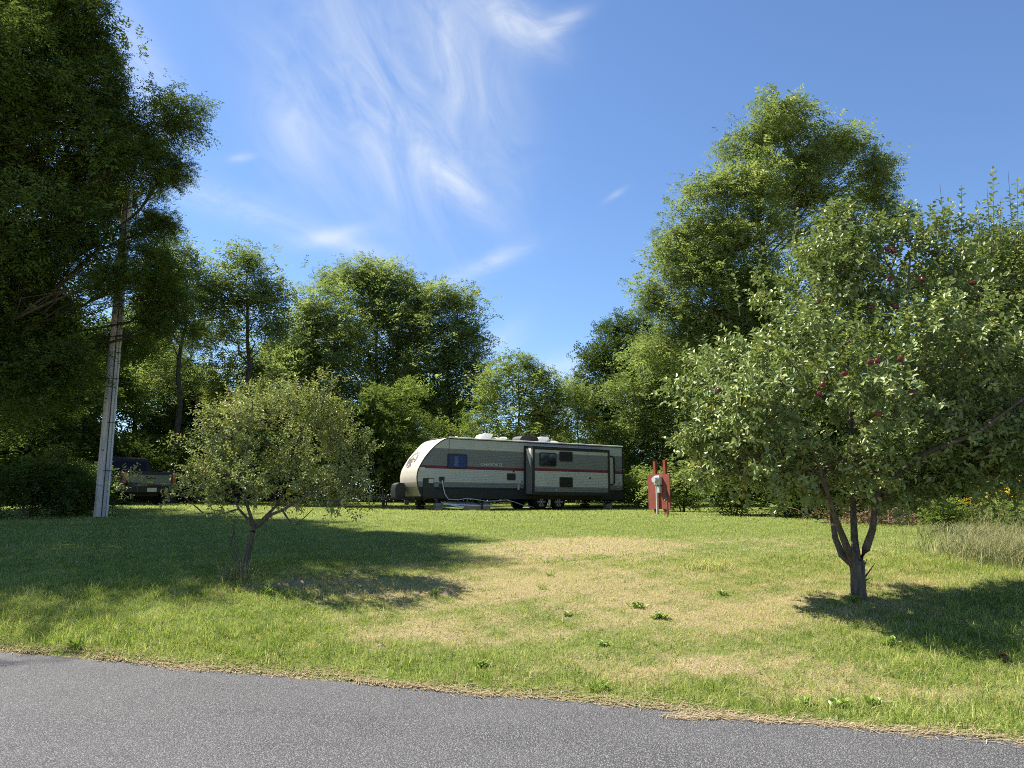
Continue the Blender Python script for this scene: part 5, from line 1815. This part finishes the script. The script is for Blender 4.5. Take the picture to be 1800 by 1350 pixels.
def straw_tuft(name, label, px, py, n_, h_, spread, mat, seed, cat='tall grass', group=None):
    r = np.random.default_rng(seed)
    p = on_ground(px, py)
    bx_, by_ = r.normal(0, spread, n_), r.normal(0, spread, n_)
    a_ = r.uniform(0, 2 * PI, n_)
    hh = h_ * r.uniform(0.5, 1.15, n_)
    ln = np.abs(r.normal(0.7, 0.5, n_)) * hh
    zb = ground_z(bx_ + p[0], by_ + p[1]) - p[2]
    b_ = np.stack([bx_, by_, zb], -1)
    s_ = np.stack([-np.sin(a_), np.cos(a_), np.zeros(n_)], -1) * 0.004
    o_ = np.stack([np.cos(a_) * ln, np.sin(a_) * ln, hh], -1)
    m_ = b_ + o_ * np.array([0.35, 0.35, 0.65])
    V = np.concatenate([np.stack([b_ - s_, b_ + s_, m_ + s_, m_ - s_], 1), np.stack([m_ - s_, m_ + s_, b_ + o_ + s_ * .2, b_ + o_ - s_ * .2], 1)])
    t_ = np.clip(r.normal(0.5, 0.25, n_), 0, 1)
    o = link(name, quads_mesh(name, V, mat, np.concatenate([t_, t_])))
    o.location = p
    return tag(o, label, cat, group)


gt = 'tall uncut grass at the right edge'
straw_tuft('tall_grass', 'pale dry tall grass clump at the right edge of the lawn', 1800, 985, 3400, 0.34, 0.55, PALE, 1, group=gt)
straw_tuft('tall_grass', 'pale tall grass clump in front of the goldenrod', 1750, 950, 1800, 0.30, 0.5, PALE, 2, group=gt)
straw_tuft('tall_grass', 'tall grass tips between the goldenrod stems', 1800, 930, 1500, 0.55, 0.55, PALE, 3, group=gt)
straw_tuft('tall_grass', 'green grass tuft in the shade left of the apple trunk', 1240, 1000, 260, 0.14, 0.16, m_grass, 4)
straw_tuft('tall_grass', 'thin dry grass wisps at the foot of the small fruit tree', 412, 1020, 160, 0.28, 0.12, PALE, 5)


def goldenrod(label, px, py, Y, n_, h_, seed):
    r = np.random.default_rng(seed)
    p = at(px, py, Y)
    z0 = gz(p[0], Y)
    root = empty('goldenrod', (p[0], Y, z0), 0, label, 'flowering plant', 'goldenrod at the right lawn edge')
    tb_ = MB()
    VL, TLf, VF, TF = [], [], [], []
    for k in range(n_):
        b0_ = np.array([r.normal(0, 0.28), r.normal(0, 0.2), -0.03])
        H_ = h_ * r.uniform(0.75, 1.1)
        tip = b0_ + (r.normal(0, 0.15), r.normal(0, 0.15), H_)
        tb_.tube(wob(b0_, tip, 3, 0.02, r), [0.006, 0.005, 0.004, 0.002], 4, cap=False)
        m_ = 34
        t_ = r.uniform(0.15, 0.9, m_)
        P_ = b0_ + (tip - b0_) * t_[:, None]
        a_ = r.uniform(0, 2 * PI, m_)
        d = unit(np.stack([np.cos(a_), np.sin(a_), r.normal(0.2, 0.2, m_)], -1))
        VL.append(leaf_quads(P_, d, np.array([0, 0, 1.0]) + r.normal(0, .2, (m_, 3)), r.uniform(0.07, 0.13, m_), r.uniform(0.016, 0.026, m_)))
        TLf.append(r.random(m_))
        q_ = 90          # plume
        a_ = r.uniform(0, 2 * PI)
        out_ = np.array([math.cos(a_), math.sin(a_), 0.15])
        t_ = r.random(q_)
        P_ = tip + out_ * (t_ * 0.20)[:, None] + r.normal(0, 0.028, (q_, 3)) * (1.1 - t_)[:, None] + np.array([0, 0, 0.05])
        VF.append(leaf_quads(P_, unit(r.normal(0, 1, (q_, 3))), r.normal(0, 1, (q_, 3)), r.uniform(0.014, 0.026, q_), r.uniform(0.012, 0.02, q_)))
        TF.append(r.random(q_))
    tb_.build('stem', WEED, root, fix=False)
    link('leaves', quads_mesh('leaves', np.concatenate(VL), BRIGHT, np.concatenate(TLf)), root)
    link('flower_plume', quads_mesh('flower_plume', np.concatenate(VF), YELLOW, np.concatenate(TF)), root)


goldenrod('yellow goldenrod clump furthest right, cut by the picture edge', 1792, 890, 14.6, 10, 1.05, 1)
goldenrod('yellow goldenrod clump, tallest one below the apple crown', 1752, 890, 15.2, 9, 1.10, 2)
goldenrod('yellow goldenrod clump, leftmost and lowest at the lawn edge', 1718, 905, 14.8, 6, 0.85, 3)
shrub('bush', 'pale green feathery bush left of the goldenrod', 1665, 15.6, 75, 62, BRIGHT, 91, 0.06)
shrub('bush', 'green leafy bush behind the goldenrod', 1775, 16.6, 130, 90, LOCUST, 92, 0.07)

# pile of dead branches below the apple crown
r = np.random.default_rng(55)
pbp = on_ground(1590, 925)
bp = empty('brush_pile', (pbp[0], pbp[1] + 0.7, gz(pbp[0], pbp[1] + 0.7)), 0, 'brown pile of dead branches behind the apple trunk', 'brush pile')
g = MB()
for k in range(160):
    a_ = r.uniform(0, 2 * PI)
    c_ = np.array([r.normal(0, 0.75), r.normal(0, 0.35), abs(r.normal(0.0, 0.22))])
    d = np.array([math.cos(a_), math.sin(a_) * 0.6, r.normal(0.1, 0.3)])
    L_ = r.uniform(0.3, 0.8)
    g.tube([c_ - d * L_ / 2, c_ + r.normal(0, 0.03, 3), c_ + d * L_ / 2], [0.010, 0.008, 0.003], 4, cap=False)
g.build('branches', bark_mat('dead twig bark', (0.10, 0.07, 0.05), (0.26, 0.20, 0.15)), bp, fix=False)['kind'] = 'stuff'
n_ = 2200
b_ = np.stack([r.normal(0, 0.8, n_), r.normal(0, 0.4, n_), np.abs(r.normal(0, 0.2, n_))], -1)
link('dead_leaves', quads_mesh('dead_leaves', leaf_quads(b_, unit(r.normal(0, 1, (n_, 3))), r.normal(0, 1, (n_, 3)), r.uniform(.04, .09, n_), r.uniform(.02, .04, n_)), DEADLEAF, r.random(n_)), bp)
